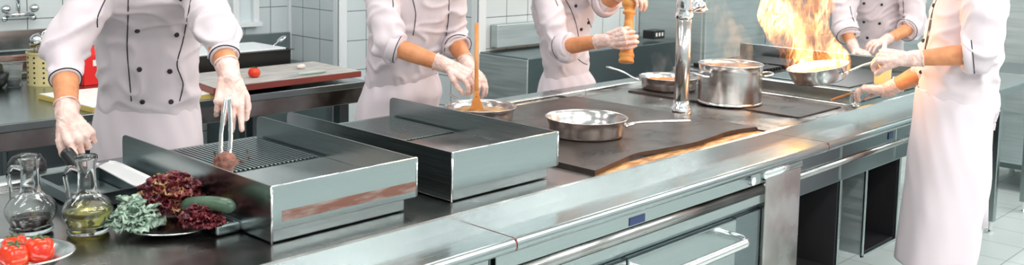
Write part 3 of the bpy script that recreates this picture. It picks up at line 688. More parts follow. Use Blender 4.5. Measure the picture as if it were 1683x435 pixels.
# yellow perforated holder with cutlery
hc = at(76, 138, z=TZ); hr = .085
t = thing('utensil_holder', 'pale yellow cylinder with columns of dark holes, holding ladles', 'holder', (hc.x, hc.y, TZ))
o = obj('body', lathe([(0, 0), (hr, 0), (hr+.001, .005), (hr-.001, .155), (hr+.004, .157), (hr+.004, .165), (hr-.004, .165), (hr-.004, .006), (0, .004)], 48), 'holder', t, smooth=False); o.matrix_parent_inverse.identity()
hb = bmesh.new()
for col in range(12):
    a = col*2*PI/12+.05
    for row in range(6):
        d = V((math.cos(a), math.sin(a), 0)); p0 = d*(hr-.002)+V((0, 0, .018+row*.0245))
        merge(hb, cyl(p0, p0+d*.0035, .0052, 10))
o = obj('perforations', hb, 'black', t); o.matrix_parent_inverse.identity()
ur = random.Random(11)
for i in range(7):
    a = i*2*PI/7; p = V((hc.x, hc.y, TZ))+V((math.cos(a)*.045, math.sin(a)*.045, 0)) if i else V((hc.x, hc.y, TZ))
    tt = thing('ladle', 'shiny steel ladle standing in the yellow perforated holder', 'ladle', (p.x, p.y, TZ+.008), 'steel ladles in the yellow holder')
    hgt = .195+ur.uniform(0, .035)
    o = obj('handle', tube([(0, 0, 0), (math.cos(a)*.005, math.sin(a)*.005, hgt-.02)], .004, 8), 'steel_bright', tt); o.matrix_parent_inverse.identity()
    b = lathe([(0, -.028), (.02, -.02), (.030, .0), (.031, .008), (.028, .004), (.018, -.016), (0, -.023)], 24); b.transform(Matrix.Translation((math.cos(a)*.008, math.sin(a)*.008, hgt))@Matrix.Rotation(ur.uniform(.7, 1.6), 4, V((math.sin(a+1), math.cos(a+1), 0))))
    o = obj('bowl', b, 'chrome', tt, smooth=True); o.matrix_parent_inverse.identity()
# cup, black bowl, red carton
cc = at(22, 142, z=TZ)
t = thing('plastic_cup', 'clear plastic cup on the prep table left of the yellow holder', 'cup', (cc.x, cc.y, TZ))
o = obj('body', lathe([(0, 0), (.033, 0), (.046, .11), (.049, .112), (.047, .114), (.0445, .11), (.0315, .003), (0, .003)], 32), 'thinplastic', t, smooth=True); o.matrix_parent_inverse.identity()
o = obj('contents', lathe([(0, .004), (.031, .004), (.035, .035), (0, .035)], 24), 'black', t); o.matrix_parent_inverse.identity()
cc = at(-8, 145, z=TZ)
t = thing('mixing_bowl', 'dark glossy bowl at the left edge on the prep table', 'bowl', (cc.x, cc.y, TZ))
o = obj('body', lathe([(0, 0), (.03, 0), (.055, .03), (.065, .075), (.062, .075), (.052, .032), (.028, .004), (0, .004)], 40), 'blackmetal', t, smooth=True); o.matrix_parent_inverse.identity()
cc = at(152, 138, z=TZ)
t = thing('red_carton', 'bright red carton with a white label behind the left chef', 'carton', (cc.x, cc.y, TZ))
o = obj('body', bx(bmesh.new(), (-.055, -.035, 0), (.055, .035, .15), .004), 'red', t); o.matrix_parent_inverse.identity()
o = obj('flap', prism([(-.035, .15), (.035, .15), (0, .19)], 0, -.055, .055), 'red', t); o.matrix_parent_inverse.identity()
o = obj('paper_label', bx(bmesh.new(), (-.01, -.0365, .095), (.05, -.0345, .125), 0), 'paper', t); o.matrix_parent_inverse.identity()

# sink with taps far left, and a steel rack in front of it
snk = thing('wash_sink', 'steel wash sink with a double tap against the far left wall', 'sink', (1.9, 5.5, 0))
b = bmesh.new(); y0_, y1_, z_ = 5.32, 5.86, .98
bx(b, (1.2, y0_, .80), (2.75, y0_+.03, z_), .006); bx(b, (1.2, y1_-.03, .80), (2.75, y1_, z_), .006)
bx(b, (1.2, y0_+.03, .80), (1.23, y1_-.03, z_), .004); bx(b, (2.72, y0_+.03, .80), (2.75, y1_-.03, z_), .004); bx(b, (1.23, y0_+.03, .80), (2.72, y1_-.03, .82), 0)
obj('basin', b, 'steel', snk)
for x in (1.25, 2.7):
    for y in (5.38, 5.8): obj('leg', box((x-.02, y-.02, 0), (x+.02, y+.02, .80), .003), 'steel', snk)
obj('splashback', box((1.2, 5.855, z_), (2.30, 5.876, 1.09), .003), 'steel_bright', snk)
tx = [at(x_, 20, Y=5.80).x for x_ in (8, 30, 55)]
zc = at(30, 24, Y=5.80).z
b = bmesh.new(); merge(b, cyl((tx[0], 5.80, zc), (tx[2], 5.80, zc), .014)); merge(b, cyl((tx[1], 5.80, zc), (tx[1], 5.80, zc+.22), .012)); merge(b, tube(spline([(tx[1], 5.8, zc+.2), (tx[1], 5.72, zc+.26), (tx[1], 5.60, zc+.2)], 5), .011))
for x_ in (tx[0], tx[2]): merge(b, cyl((x_, 5.80, zc-.02), (x_, 5.86, zc-.02), .016))
tp = obj('tap', b, 'chrome', snk, smooth=True)
for x_ in (tx[0], tx[2]): obj('tap_handle', blob((x_, 5.785, zc+.035), .028, .05, 2, (1, .8, .9)), 'steel_bright', tp, smooth=True)
rk = thing('steel_rack', 'two-tier steel shelf rack behind the plastic cup', 'rack', (1.9, 5.3, 0))
for z_ in (.93, 1.02): obj('shelf', box((1.3, 5.27, z_-.03), (2.55, 5.31, z_), .004), 'brown_reflect' if z_ > 1 else 'steel', rk, label='top rail with a brown reflection in its colour' if z_ > 1 else None)  # brown reflection painted into the upper rail's colour
for x in (1.32, 2.53): obj('post', box((x-.018, 5.27, 0), (x+.018, 5.31, 1.02), .003), 'steel', rk)

# ------------------------------------------------------------------ appliance row along the tiled back wall
ap = thing('wall_range', 'steel cooking range along the tiled wall behind the second and third chefs', 'range', (5.1, 4.2, 0))
AZ = .955
obj('body', box((4.302, 4.0, .1), (5.90, 4.425, AZ-.02), .006), 'steel_dark', ap)
obj('top', box((4.295, 3.985, AZ-.02), (5.905, 4.425, AZ), .004), 'steel', ap)
obj('side_panel', box((4.290, 3.995, .12), (4.3015, 4.42, AZ-.03), .001), 'satin', ap)
obj('splashback', box((4.40, 4.36, AZ), (5.0, 4.42, 1.105), .006), 'satin', ap)
for i, x in enumerate((4.36, 4.62, 4.68, 4.74, 4.80, 4.86)):
    obj('knob', lathe([(0, 0), (.016, 0), (.017, .02), (.012, .028), (0, .028)], 16), 'black' if i else 'chrome', ap).matrix_parent_inverse.identity()
    ap.children[-1].location = (x-5.1, 4.28-4.2, AZ)
for x in (4.4, 5.8):
    for y in (4.05, 4.38): obj('foot', cyl((x, y, 0), (x, y, .1), .022), 'steel_bright', ap)
fr = thing('refrigerator', 'tall dark steel refrigerator in the steam behind the stock pot', 'refrigerator', (6.8, 4.1, 0))
obj('body', box((5.98, 3.86, .08), (7.7, 4.42, 2.05), .01), 'satin', fr)
for a, b_ in ((5.985, 6.83), (6.85, 7.695)):
    d_ = obj('door', box((a, 3.835, .12), (b_, 3.86, 2.03), .006), 'satin', fr); obj('handle', cyl((b_-.05, 3.80, .9), (b_-.05, 3.80, 1.5), .012), 'steel_bright', d_)
for x in (6.05, 7.6): obj('foot', cyl((x, 4.1, 0), (x, 4.1, .08), .03), 'black', fr)
pb = thing('control_box', 'black switch box with three pale lights on the range behind the steel column', 'switch box', (5.72, 4.1, AZ))
o = obj('body', bx(bmesh.new(), (-.06, -.05, 0), (.07, .05, .06), .004), 'black', pb); o.matrix_parent_inverse.identity()
for i in range(3):
    o = obj('indicator', bx(bmesh.new(), (-.04+i*.035, -.0525, .02), (-.022+i*.035, -.0495, .045), 0), 'paper', pb); o.matrix_parent_inverse.identity()
# right wall: cold counter and tall fridge
cb_ = thing('cold_counter', 'low dark steel counter behind the worktable at the right edge', 'counter', (7.5, 1.8, 0))
obj('body', box((7.05, -.3, .16), (7.75, 2.35, .80), .006), 'steel_dark', cb_)
for y in (-.25, .6, 1.45): obj('door', box((7.03, y, .2), (7.05, y+.82, .76), .004), 'satin', cb_)
for x in (7.12, 7.68):
    for y in (-.2, 2.25): obj('foot', cyl((x, y, 0), (x, y, .16), .025), 'steel_bright', cb_)
tf = thing('tall_cabinet', 'tall steel cabinet filling the wall behind the right chef', 'cabinet', (8.5, 1.5, 0))
obj('body', box((8.1, -1.2, .1), (9.0, 3.3, 2.1), .01), 'steel_dark', tf)
for i in range(4):
    y = -1.18+i*1.12; d_ = obj('door', box((8.075, y, .14), (8.10, y+1.1, 2.08), .006), 'satin', tf); obj('handle', cyl((8.04, y+.08, .9), (8.04, y+.08, 1.4), .012), 'chrome', d_)
for y in (-1.1, 3.2):
    for x in (8.2, 8.9): obj('foot', cyl((x, y, 0), (x, y, .1), .03), 'black', tf)

# ------------------------------------------------------------------ people
def hand_segs(w, dr, pn, thumb, curls=(.5, .5, .5, .5), scale=1., spread=.06, tcurl=.5, tout=.8, idx=None):
    """list of capsules (p0,p1,r0,r1) of a hand: w wrist, dr direction of the palm, pn palm normal, thumb +-1 side"""
    dr = dr.normalized(); pn = (pn - dr*pn.dot(dr)).normalized(); sd = dr.cross(pn).normalized()*thumb
    S = []; s = scale
    kn = []
    for i, (off, L) in enumerate(((.030, .088), (.010, .092), (-.011, .088), (-.030, .080))):
        b = w + sd*(off*.62*s) + dr*(.012*s); k = w + sd*(off*s) + dr*(L*s) - pn*(.004*s if i in (1, 2) else 0)
        S.append((b, k, .0165*s, .0125*s)); kn.append(k)
    S.append((w-dr*.02*s, w+dr*.035*s, .025*s, .020*s))
    S.append((w+dr*.03*s+sd*.014*s+pn*.004*s, w+dr*.075*s+sd*.012*s, .016*s, .014*s))
    S.append((w+dr*.03*s-sd*.014*s+pn*.004*s, w+dr*.072*s-sd*.012*s, .016*s, .014*s))
    for i, (k, L) in enumerate(zip(kn, (.070, .078, .072, .056))):
        c = curls[i]; d = (dr + sd*spread*(1.5-i)).normalized(); p = k; rr_ = (.0098, .0098, .0094, .0084)[i]*s; ang = 0
        for j, (fl, mul) in enumerate(((.45, 1.), (.32, 1.15), (.25, .8))):
            ang += c*mul
            dv_ = (d*math.cos(ang) + pn*math.sin(ang)).normalized(); q = p + dv_*(L*fl*s)
            S.append((p, q, rr_*(1-.06*j), rr_*(1-.06*(j+1)))); p = q
    b = w + dr*.022*s + sd*.022*s; d1 = (dr*.75 + sd*tout + pn*.35).normalized(); p1 = b + d1*.042*s
    S.append((b, p1, .0165*s, .0125*s))
    d2 = (dr*.9 + sd*tout*.35 + pn*(.3+tcurl*.6)).normalized(); p2 = p1 + d2*.032*s
    S.append((p1, p2, .0118*s, .0105*s))
    d3 = (dr*.9 - sd*tcurl*.4 + pn*(.3+tcurl)).normalized(); S.append((p2, p2+d3*.026*s, .0105*s, .009*s))
    return S
def fold(me, amp, fs=(7, 7, 4), seed=0, zone=None, relax=0):
    co = np.empty(len(me.vertices)*3, 'f'); me.vertices.foreach_get('co', co); co = co.reshape(-1, 3)
    nr = np.empty(len(me.vertices)*3, 'f'); me.vertex_normals.foreach_get('vector', nr); nr = nr.reshape(-1, 3)
    off = V((seed*7.3, seed*3.1, seed)); out = np.empty(len(co))
    for i in range(len(co)):
        c = co[i]; q = V((c[0]*fs[0], c[1]*fs[1], c[2]*fs[2])) + off
        w_ = noise.noise(q*.6)
        a = noise.noise(q + V((w_, w_, w_))*1.5)
        rg = max(0., 1-abs(a)*3.4)
        out[i] = rg*rg*1.15 - .3 + noise.noise(q*2.1)*.4
    k = np.ones(len(co))
    if zone is not None: k = zone(co)
    co = co + nr*(out*amp*k)[:, None]
    if relax:
        ed = np.empty(len(me.edges)*2, 'i'); me.edges.foreach_get('vertices', ed); ed = ed.reshape(-1, 2)
        cnt = np.bincount(ed.ravel(), minlength=len(co))[:, None]
        for _ in range(relax):
            acc = np.zeros_like(co)
            for ax in range(3):
                acc[:, ax] = np.bincount(ed[:, 0], weights=co[ed[:, 1], ax], minlength=len(co)) + np.bincount(ed[:, 1], weights=co[ed[:, 0], ax], minlength=len(co))
            co = co*.5 + acc/np.maximum(cnt, 1)*.5
    me.vertices.foreach_set('co', co.ravel().astype('f')); me.update()
def torso_rings(bm, secs, n=36, e=2.3):
    """secs: (centre, side vector * halfwidth, front vector * halfdepth)"""
    rings = []
    for c, a, b in secs:
        r = []
        for i in range(n):
            t = 2*PI*i/n; cs, sn = math.cos(t), math.sin(t)
            r.append(c + a*math.copysign(abs(cs)**(2/e), cs) + b*math.copysign(abs(sn)**(2/e), sn))
        rings.append(r)
    return ring_loft(bm, rings)
def smooth_secs(secs, n=4):
    A, B, Cc = spline([s[0] for s in secs], n), spline([s[1] for s in secs], n), spline([s[2] for s in secs], n)
    return list(zip(A, B, Cc))
def project(bvh, px_, py_):
    d = (at(px_, py_, d=1)-CAM).normalized(); h = bvh.ray_cast(CAM, d)
    return (h[0], h[1]) if h[0] is not None else (None, None)
def proj_line(bvh, pts, r, name, m, parent, **k):
    sp2 = spline([(p[0], p[1], 0) for p in pts], 8); P = []; parts = [P]
    for p in sp2:
        q, nrm = project(bvh, p.x, p.y)
        if q is None: continue
        if P and (q-P[-1]).length > .06: P = []; parts.append(P)
        P.append(q + nrm*r*.2)
    for P in parts:
        if len(P) < 3: continue
        Q = [P[0]]+[(P[i-1]+P[i]*2+P[i+1])/4 for i in range(1, len(P)-1)]+[P[-1]]
        obj(name, tube(Q, r, 6), m, parent, smooth=True, **k)
def make_person(label, J, face, hip_s, cfg):
    """J: dict of joints; face: horizontal facing direction; builds body, clothing, gloves"""
    face = V((face[0], face[1], 0)).normalized(); side = V((face.y, -face.x, 0))   # side = person's right
    pel, chest, neck = J['pelvis'], J['chest'], J['neck']
    base = V((pel.x, pel.y, 0))
    P = thing('person', label, 'person', base)
    sc_ = cfg.get('girth', 1.)
    # legs
    hips = {s: pel + side*(.076*s) - V((0, 0, .04)) for s in (-1, 1)}
    lo_ = cfg.get('legoff', V((0, 0, 0)))
    knees = {s: V((hips[s].x, hips[s].y, .50)) + face*.02 + side*.01*s + lo_ for s in (-1, 1)}
    ank = {s: V((hips[s].x, hips[s].y, .09)) + side*.015*s - face*.01 + lo_*1.3 for s in (-1, 1)}
    sh = {1: J['shR'], -1: J['shL']}; el = {1: J['elR'], -1: J['elL']}; wr = {1: J['wrR'], -1: J['wrL']}
    axis = (neck-pel).normalized(); fr_ = (face - axis*face.dot(axis)).normalized(); sdv = (sh[1]-sh[-1]).normalized()
    dp = cfg.get('deep', 1.)
    def secs(k, j=0):
        mid = pel.lerp(chest, .5); shm = (sh[1]+sh[-1])/2
        return smooth_secs([(pel-V((0, 0, .14)), side*.165*k, face*.115*k), (pel, side*.172*k, fr_*.118*k*dp), (mid, side*(.155+j*.014)*k, fr_*(.108+j*.01)*k*dp), (chest, sdv*.172*k, fr_*.118*k*dp),
                (chest.lerp(shm, .7), sdv*.185*k, fr_*.105*k*dp), (shm+axis*.02, sdv*.14*k, fr_*.075*k), (shm+axis*.07, sdv*.065, fr_*.06)], 3)
    # ---- body (one continuous surface)
    bm = bmesh.new(); torso_rings(bm, secs(.90*sc_), 28)
    for s in (-1, 1):
        capsule(bm, hips[s], knees[s], .078, .052); capsule(bm, knees[s], ank[s], .052, .036)
        capsule(bm, ank[s], ank[s]+face*.14-V((0, 0, .045)), .035, .026)
        capsule(bm, sh[s], el[s], .052, .040); capsule(bm, sh[s], chest.lerp(neck, .6), .05, .05)
        m_ = el[s].lerp(wr[s], .35); capsule(bm, el[s], m_, .041, .042); capsule(bm, m_, wr[s], .042, .029)
    capsule(bm, chest, neck, .07, .055); hd_ = J['head']
    capsule(bm, neck, hd_, .055, .055)
    capsule(bm, hd_+V((0, 0, .035))-face*.012, hd_+V((0, 0, .035))+face*.004, .092, .086)
    capsule(bm, hd_+face*.03-V((0, 0, .035)), hd_+face*.045-V((0, 0, .075)), .06, .036)
    capsule(bm, hd_+face*.088+V((0, 0, .015)), hd_+face*.108-V((0, 0, .02)), .010, .015)   # nose
    capsule(bm, hd_+face*.080-V((0, 0, .052))+side*.018, hd_+face*.080-V((0, 0, .052))-side*.018, .011, .011)  # lips
    for s in (-1, 1):
        capsule(bm, hd_+side*.083*s+V((0, 0, .02)), hd_+side*.088*s-V((0, 0, .02))-face*.005, .012, .009)   # ears
        capsule(bm, hd_+side*.018*s+face*.088+V((0, 0, .045)), hd_+side*.048*s+face*.076+V((0, 0, .045)), .009, .008)
    hands = {}
    for s, key in ((1, 'hR'), (-1, 'hL')):
        h = dict(J[key]); hs = hand_segs(wr[s], **h); hands[s] = hs
        for a, b, r0, r1 in hs: capsule(bm, a, b, r0*.80, r1*.80, 10)
    body = link('body', remesh(bm, .0058, 3), 'skin', P)
    eyes = bmesh.new()
    for s in (-1, 1): merge(eyes, blob(hd_+side*.033*s+face*.079+V((0, 0, .022)), .0105, 0, 2))
    obj('eyes', eyes, mat('eye', (.5, .5, .48), .2), P, smooth=True)
    irs = bmesh.new()
    for s in (-1, 1): merge(irs, blob(hd_+side*.033*s+face*.0862+V((0, 0, .022)), .0048, 0, 1))
    obj('pupils', irs, 'black', P, smooth=True)
    hb_ = bmesh.new(); capsule(hb_, hd_+V((0, 0, .050))-face*.034, hd_+V((0, 0, .066))-face*.018, .096, .086)
    capsule(hb_, hd_-face*.05-V((0, 0, .02)), hd_-face*.04+V((0, 0, .02)), .07, .08)
    obj('hair', remesh(hb_, .008, 3) and bmesh.new() or bmesh.new(), 'hair', None) if False else link('hair', remesh(hb_, .008, 3), 'hair', P)
    # ---- jacket
    bm = bmesh.new(); torso_rings(bm, secs(1.0*sc_, 1)[2:], 36)
    cuffs = []
    for s in (-1, 1):
        k_ = 'R' if s == 1 else 'L'
        cu = el[s].lerp(wr[s], cfg.get('cuff'+k_, .35)); rs = cfg.get('sleeve', 1.)
        capsule(bm, sh[s]-axis*.01, sh[s].lerp(el[s], .5), .074*rs, .074*rs, 20); capsule(bm, sh[s].lerp(el[s], .5), el[s], .074*rs, .066*rs, 20)
        capsule(bm, sh[s], chest.lerp(neck, .35)+sdv*.08*s, .078, .085, 20)
        d = (cu-el[s]).normalized(); L = (cu-el[s]).length
        if L > .05:
            rgs = []; x, y = frame(d)
            ce = cfg.get('cuffr', .061)*rs
            for t_, rr_ in ((-.03, .03), (0, .064*rs), (L*.5, (.064*rs+ce)/2), (L*.85, ce*1.0), (L, ce*.94)):
                rgs.append([el[s]+d*t_+(x*math.cos(2*PI*i/20)+y*math.sin(2*PI*i/20))*rr_ for i in range(20)])
            ring_loft(bm, rgs)
        cuffs.append((s, cu, d))
    me = remesh(bm, .0075, 5); 
    els = [np.array(el[1]), np.array(el[-1])]; pz = pel.z
    def zone(co):
        k = np.full(len(co), .55)
        for e_ in els: k += 1.3*np.exp(-(np.linalg.norm(co-e_, axis=1)/.11)**2)
        k += .4*np.exp(-((co[:, 2]-(pz+.14))/.09)**2)
        k *= np.clip((co[:, 2]-pz-.0)/.10, .25, 1)
        return k
    fold(me, 1.45*cfg.get('fold', .006), (6.5, 6.5, 9), cfg.get('seed', 1), zone, 3)
    jk = link('jacket', me, 'jacket', P)
    bvh = BVHTree.FromPolygons([v.co.copy() for v in me.vertices], [tuple(p.vertices) for p in me.polygons])
    for s, cu, d in cuffs:
        x, y = frame(d); rs = cfg.get('sleeve', 1.); bw_ = cfg.get('band', .04)
        rgs = []
        for t_, rr_ in ((.002, .050), (.004, .060), (-.004, .0655), (-bw_*.5, .0665), (-bw_, .0655), (-bw_-.004, .059), (-bw_*.5, .045)):
            rgs.append([cu+d*t_+(x*math.cos(2*PI*i/28)+y*math.sin(2*PI*i/28))*rr_*rs*cfg.get('cuffr', .061)/.062*(1+.03*math.sin(3*2*PI*i/28+s)) for i in range(28)])
        c_ = obj('cuff', ring_loft(bmesh.new(), rgs, False, True), 'jacket', P, smooth=True)
        pk = cfg.get('pipe_at', 0)
        pos = cu+d*(-.002 if not pk else -bw_-.002)
        ring = [pos+(x*math.cos(2*PI*i/36)+y*math.sin(2*PI*i/36))*.0652*rs*cfg.get('cuffr', .061)/.062*(1+.03*math.sin(3*2*PI*i/36+s)) for i in range(37)]
        obj('cuff_piping', tube(ring, .0022, 6), 'piping', c_)
    # ---- apron
    if cfg.get('apron'):
        secs_ = cfg['apron'](face, side)
        secs_ = smooth_secs(secs_, 5); n = 96; rings = []; z0 = secs_[0][0].z; zl = secs_[-1][0].z
        for c, a, b in secs_:
            f_ = (z0-c.z)/max(z0-zl, .01); r = []
            for i in range(n):
                t_ = 2*PI*i/n; w_ = 1+cfg.get('flare', .05)*f_*(math.sin(5*t_+1.3)*.55+math.sin(9*t_+f_*2+cfg.get('seed', 0))*.35)+.012*math.sin(14*t_+c.z*30)*(1-f_)
                cs, sn = math.cos(t_), math.sin(t_)
                r.append(c + (a*math.copysign(abs(cs)**.87, cs) + b*math.copysign(abs(sn)**.87, sn))*w_)
            rings.append(r)
        aro = link('apron', tomesh(ring_loft(bmesh.new(), rings, False), 'apron', True), 'apron', P)
        so = aro.modifiers.new('s', 'SOLIDIFY'); so.thickness = .003; so.offset = 1
        c, a, b = secs_[0]
        wr_ = [c + (a*math.copysign(abs(math.cos(t_))**.87, math.cos(t_)) + b*math.copysign(abs(math.sin(t_))**.87, math.sin(t_)))*1.0 for t_ in [2*PI*i/64 for i in range(65)]]
        obj('waistband', tube(wr_, .0035, 8), 'apron', aro, smooth=True)
    # ---- trousers, shoes
    bm = bmesh.new()
    for s in (-1, 1):
        capsule(bm, hips[s]+V((0, 0, .03)), knees[s], .083, .066, 18); capsule(bm, knees[s], ank[s]+V((0, 0, .03)), .066, .058, 18)
    capsule(bm, pel-side*.06-V((0,0,.02)), pel+side*.06-V((0,0,.02)), .088, .088, 18)
    link('trousers', remesh(bm, .011, 4), 'trousers', P)
    for s in (-1, 1):
        bm = bmesh.new(); a0 = V((ank[s].x, ank[s].y, .042))
        capsule(bm, a0-face*.04, a0+face*.15-V((0, 0, .006)), .042, .036, 18); capsule(bm, a0, a0+V((0, 0, .05)), .042, .042, 18)
        bmesh.ops.bisect_plane(bm, geom=bm.verts[:]+bm.edges[:]+bm.faces[:], plane_co=(0, 0, .003), plane_no=(0, 0, 1), clear_inner=True)
        bmesh.ops.holes_fill(bm, edges=[e for e in bm.edges if e.is_boundary])
        link('shoe', remesh(bm, .008, 2), 'shoe', P)
    # ---- gloves
    for s in (-1, 1):
        bm = bmesh.new()
        for a, b, r0, r1 in hands[s]: capsule(bm, a, b, r0, r1, 14)
        d = (wr[s]-el[s]).normalized(); capsule(bm, wr[s]-d*.058, wr[s]-d*.03, .0355, .0345, 18); capsule(bm, wr[s]-d*.03, wr[s]+d*.01, .0345, .031, 18)
        gm = remesh(bm, .0028, 4, .5); fold(gm, .0016, (40, 40, 40), 3+s)
        g = link('glove', gm, 'glove', P)
        x, y = frame(d); pos = wr[s]-d*.062
        ring = [pos+(x*math.cos(2*PI*i/28)+y*math.sin(2*PI*i/28))*.036*(1+.05*math.sin(4*2*PI*i/28)) for i in range(29)]
        obj('glove_cuff', tube(ring, .0035, 8), 'glove', g, smooth=True)
    # ---- collar
    cr_ = []
    for t_, rr_ in ((-.02, .075), (.03, .066), (.03, .060), (-.02, .064)):
        cr_.append([neck-axis*.02+axis*t_+sdv*math.cos(2*PI*i/28)*rr_+fr_*math.sin(2*PI*i/28)*rr_ for i in range(28)])
    obj('collar', ring_loft(bmesh.new(), cr_, False, True), 'jacket', P, smooth=True)
    for pl_ in cfg.get('pipes', []): proj_line(bvh, pl_, .0022*cfg.get('pw', 1), 'piping', 'piping', jk)
    for bx_, by_ in cfg.get('buttons', []):
        q, nrm = project(bvh, bx_, by_)
        if q is None: continue
        b = lathe([(0, -.003), (.0085, -.002), (.0095, .003), (.0075, .0065), (.003, .0055), (0, .005)], 16)
        b.transform(Matrix.Translation(q)@nrm.to_track_quat('Z', 'Y').to_matrix().to_4x4()); obj('button', b, 'button', jk, smooth=True)
    return P, jk
DN = V((0, 0, -1))
# left chef
def apr1(face, side):
    c = [(at(244, 167, d=3.72), .178, .130), (at(243, 205, d=3.73), .194, .145), (at(243, 255, d=3.74), .200, .150), (at(240, 420, d=3.78), .21, .16)]
    return [(p, side*w_, face*dd_) for p, w_, dd_ in c]
J1 = dict(pelvis=at(244, 195, d=3.73), chest=at(245, 35, d=3.60), neck=at(243, -62, d=3.42), head=at(240, -120, d=3.34),
          shR=at(160, -22, d=3.36), shL=at(325, -25, d=3.46), elR=at(106, 88, d=3.20), elL=at(358, 58, d=3.16),
          wrR=at(111, 196, d=2.97), wrL=at(379, 128, d=3.02))
J1['hR'] = dict(dr=at(142, 240, d=2.90)-at(111, 196, d=2.97), pn=(FW*.8-RT*.5+DN*.4), thumb=-1, curls=(.40, 1.05, 1.15, 1.2), tcurl=.7, tout=.5, scale=1.12)
J1['hL'] = dict(dr=at(377, 190, d=2.94)-at(380, 128, d=3.02), pn=(FW+DN*.2-RT*.35), thumb=1, curls=(.10, .45, .6, .7), tcurl=.3, tout=.55, scale=1.1)
make_person('person in a white double-breasted jacket at far left, holding tongs over the meat', J1, (-.60, -.80), .17,
    dict(apron=apr1, cuffR=.42, cuffL=.52, seed=2, girth=1.08, sleeve=1.0, fold=.011, band=.014, cuffr=.045,
         pipes=[[(175, -5), (166, 14), (160, 30), (160, 45)], [(211, -6), (210, 40), (209, 80), (212, 120), (216, 166)], [(315, -6), (308, 30), (300, 70), (291, 104), (297, 125), (301, 140), (295, 166)]],
         buttons=[(225.5, 50.5), (290, 57), (229, 114), (279, 117), (234, 167), (281, 167), (223, -8), (298, -2)]))
# second chef
def apr2(face, side):
    c = [(at(663, 122, d=4.66), .168, .13), (at(661, 150, d=4.66), .19, .148), (at(652, 190, d=4.68), .20, .15), (at(640, 330, d=4.7), .22, .16)]
    return [(p, side*w_, face*dd_) for p, w_, dd_ in c]
J2 = dict(pelvis=at(657, 150, d=4.67), chest=at(670, 25, d=4.50), neck=at(685, -60, d=4.40), head=at(695, -100, d=4.32),
          shR=at(622, -30, d=4.38), shL=at(738, -32, d=4.50), elR=at(640, 74, d=4.24), elL=at(744, 62, d=4.62),
          wrR=at(738, 109, d=4.22), wrL=at(772, 112, d=4.42))
J2['hR'] = dict(dr=at(772, 124, d=4.18)-at(738, 107, d=4.22), pn=(DN*1+FW*.5-RT*.1), thumb=-1, curls=(.62, .66, .7, .75), tcurl=.5, tout=.5, scale=1.12)
J2['hL'] = dict(dr=at(790, 140, d=4.35)-at(770, 112, d=4.42), pn=(DN+FW*.2-RT*.2), thumb=1, curls=(.5, .5, .5, .5))
make_person('person in a white jacket stirring a pan with a wooden spatula, second from the left', J2, (-.15, -1.), .17,
    dict(apron=apr2, cuffR=.16, cuffL=.30, seed=5, girth=1.02, sleeve=1.02, fold=.011, band=.04, pipe_at=0,
         pipes=[[(677, -5), (683, 20), (682, 38), (679, 58)], [(738, -5), (737, 30), (733, 60), (730, 92)], [(645, -5), (646, 6), (646, 12)]], buttons=[]))
# third chef
def apr3(face, side):
    c = [(at(931, 118, d=5.42), .138, .110), (at(933, 140, d=5.42), .165, .145), (at(930, 180, d=5.43), .18, .15), (at(930, 300, d=5.46), .20, .16)]
    return [(p, side*w_, face*dd_) for p, w_, dd_ in c]
J3 = dict(pelvis=at(932, 132, d=5.43), chest=at(925, 25, d=5.33), neck=at(930, -55, d=5.22), head=at(940, -88, d=5.14),
          shR=at(892, -28, d=5.16), shL=at(975, -30, d=5.28), elR=at(920, 78, d=5.02), elL=at(997, 4, d=5.12),
          wrR=at(998, 66, d=4.80), wrL=at(1026, -14, d=4.88))
J3['hR'] = dict(dr=at(1030, 58, d=4.73)-at(998, 66, d=4.80), pn=(FW*1+RT*.2+DN*.1), thumb=-1, curls=(.65, .7, .75, .8), tcurl=.5, tout=.5, scale=1.15)
J3['hL'] = dict(dr=at(1046, -6, d=4.84)-at(1026, -14, d=4.88), pn=(DN+FW*.2), thumb=1, curls=(.6, .6, .6, .6), tcurl=.5)
make_person('person in a white jacket grinding from a large orange pepper mill', J3, (.15, -1.), .17,
    dict(apron=apr3, cuffR=.22, cuffL=.1, seed=9, girth=.90, cuffr=.072, sleeve=.95, fold=.010, band=.055, pipe_at=1,
         pipes=[[(927, -5), (938, 15), (947, 40), (951, 62)], [(911, -4), (917, 10)], [(966, 30), (972, 45), (977, 55)], [(950, 97), (958, 103), (965, 106)]],
         buttons=[(946, 9.5), (967, 37), (955, 48)]))
# far chef
J4 = dict(pelvis=at(1442, 78, d=6.7), chest=at(1441, 2, d=6.6), neck=at(1442, -58, d=6.5), head=at(1442, -84, d=6.42),
          shR=at(1397, -38, d=6.5), shL=at(1492, -38, d=6.5), elR=at(1384, 36, d=6.40), elL=at(1505, 42, d=6.44),
          wrR=at(1405, 82, d=6.2), wrL=at(1452, 68, d=6.22))
J4['hR'] = dict(dr=at(1425, 90, d=6.1)-at(1405, 82, d=6.2), pn=(DN+FW*.2), thumb=-1, curls=(.4, .4, .4, .4))
J4['hL'] = dict(dr=at(1430, 72, d=6.15)-at(1452, 68, d=6.22), pn=(DN+FW*.2), thumb=1, curls=(.4, .4, .4, .4))
def apr4(face, side):
    c = [(at(1442, 92, d=6.7), .17, .13), (at(1442, 130, d=6.7), .18, .14), (at(1442, 200, d=6.7), .2, .15)]
    return [(p, side*w_, face*dd_) for p, w_, dd_ in c]
make_person('person in a white jacket standing far back behind the flames', J4, (-.93, -.36), .17,
    dict(apron=apr4, cuffR=.5, cuffL=.30, seed=13, girth=.98, sleeve=1.15, fold=.012, band=.07, pw=1.2,
         pipes=[[(1397, 10), (1400, 25), (1405, 40), (1405, 60), (1404, 78)], [(1484, -4), (1485, 20), (1483, 45)]],
         buttons=[(1420, 5.5), (1449, 7.5), (1420, 36), (1445.5, 38.5), (1425.5, 62)]))
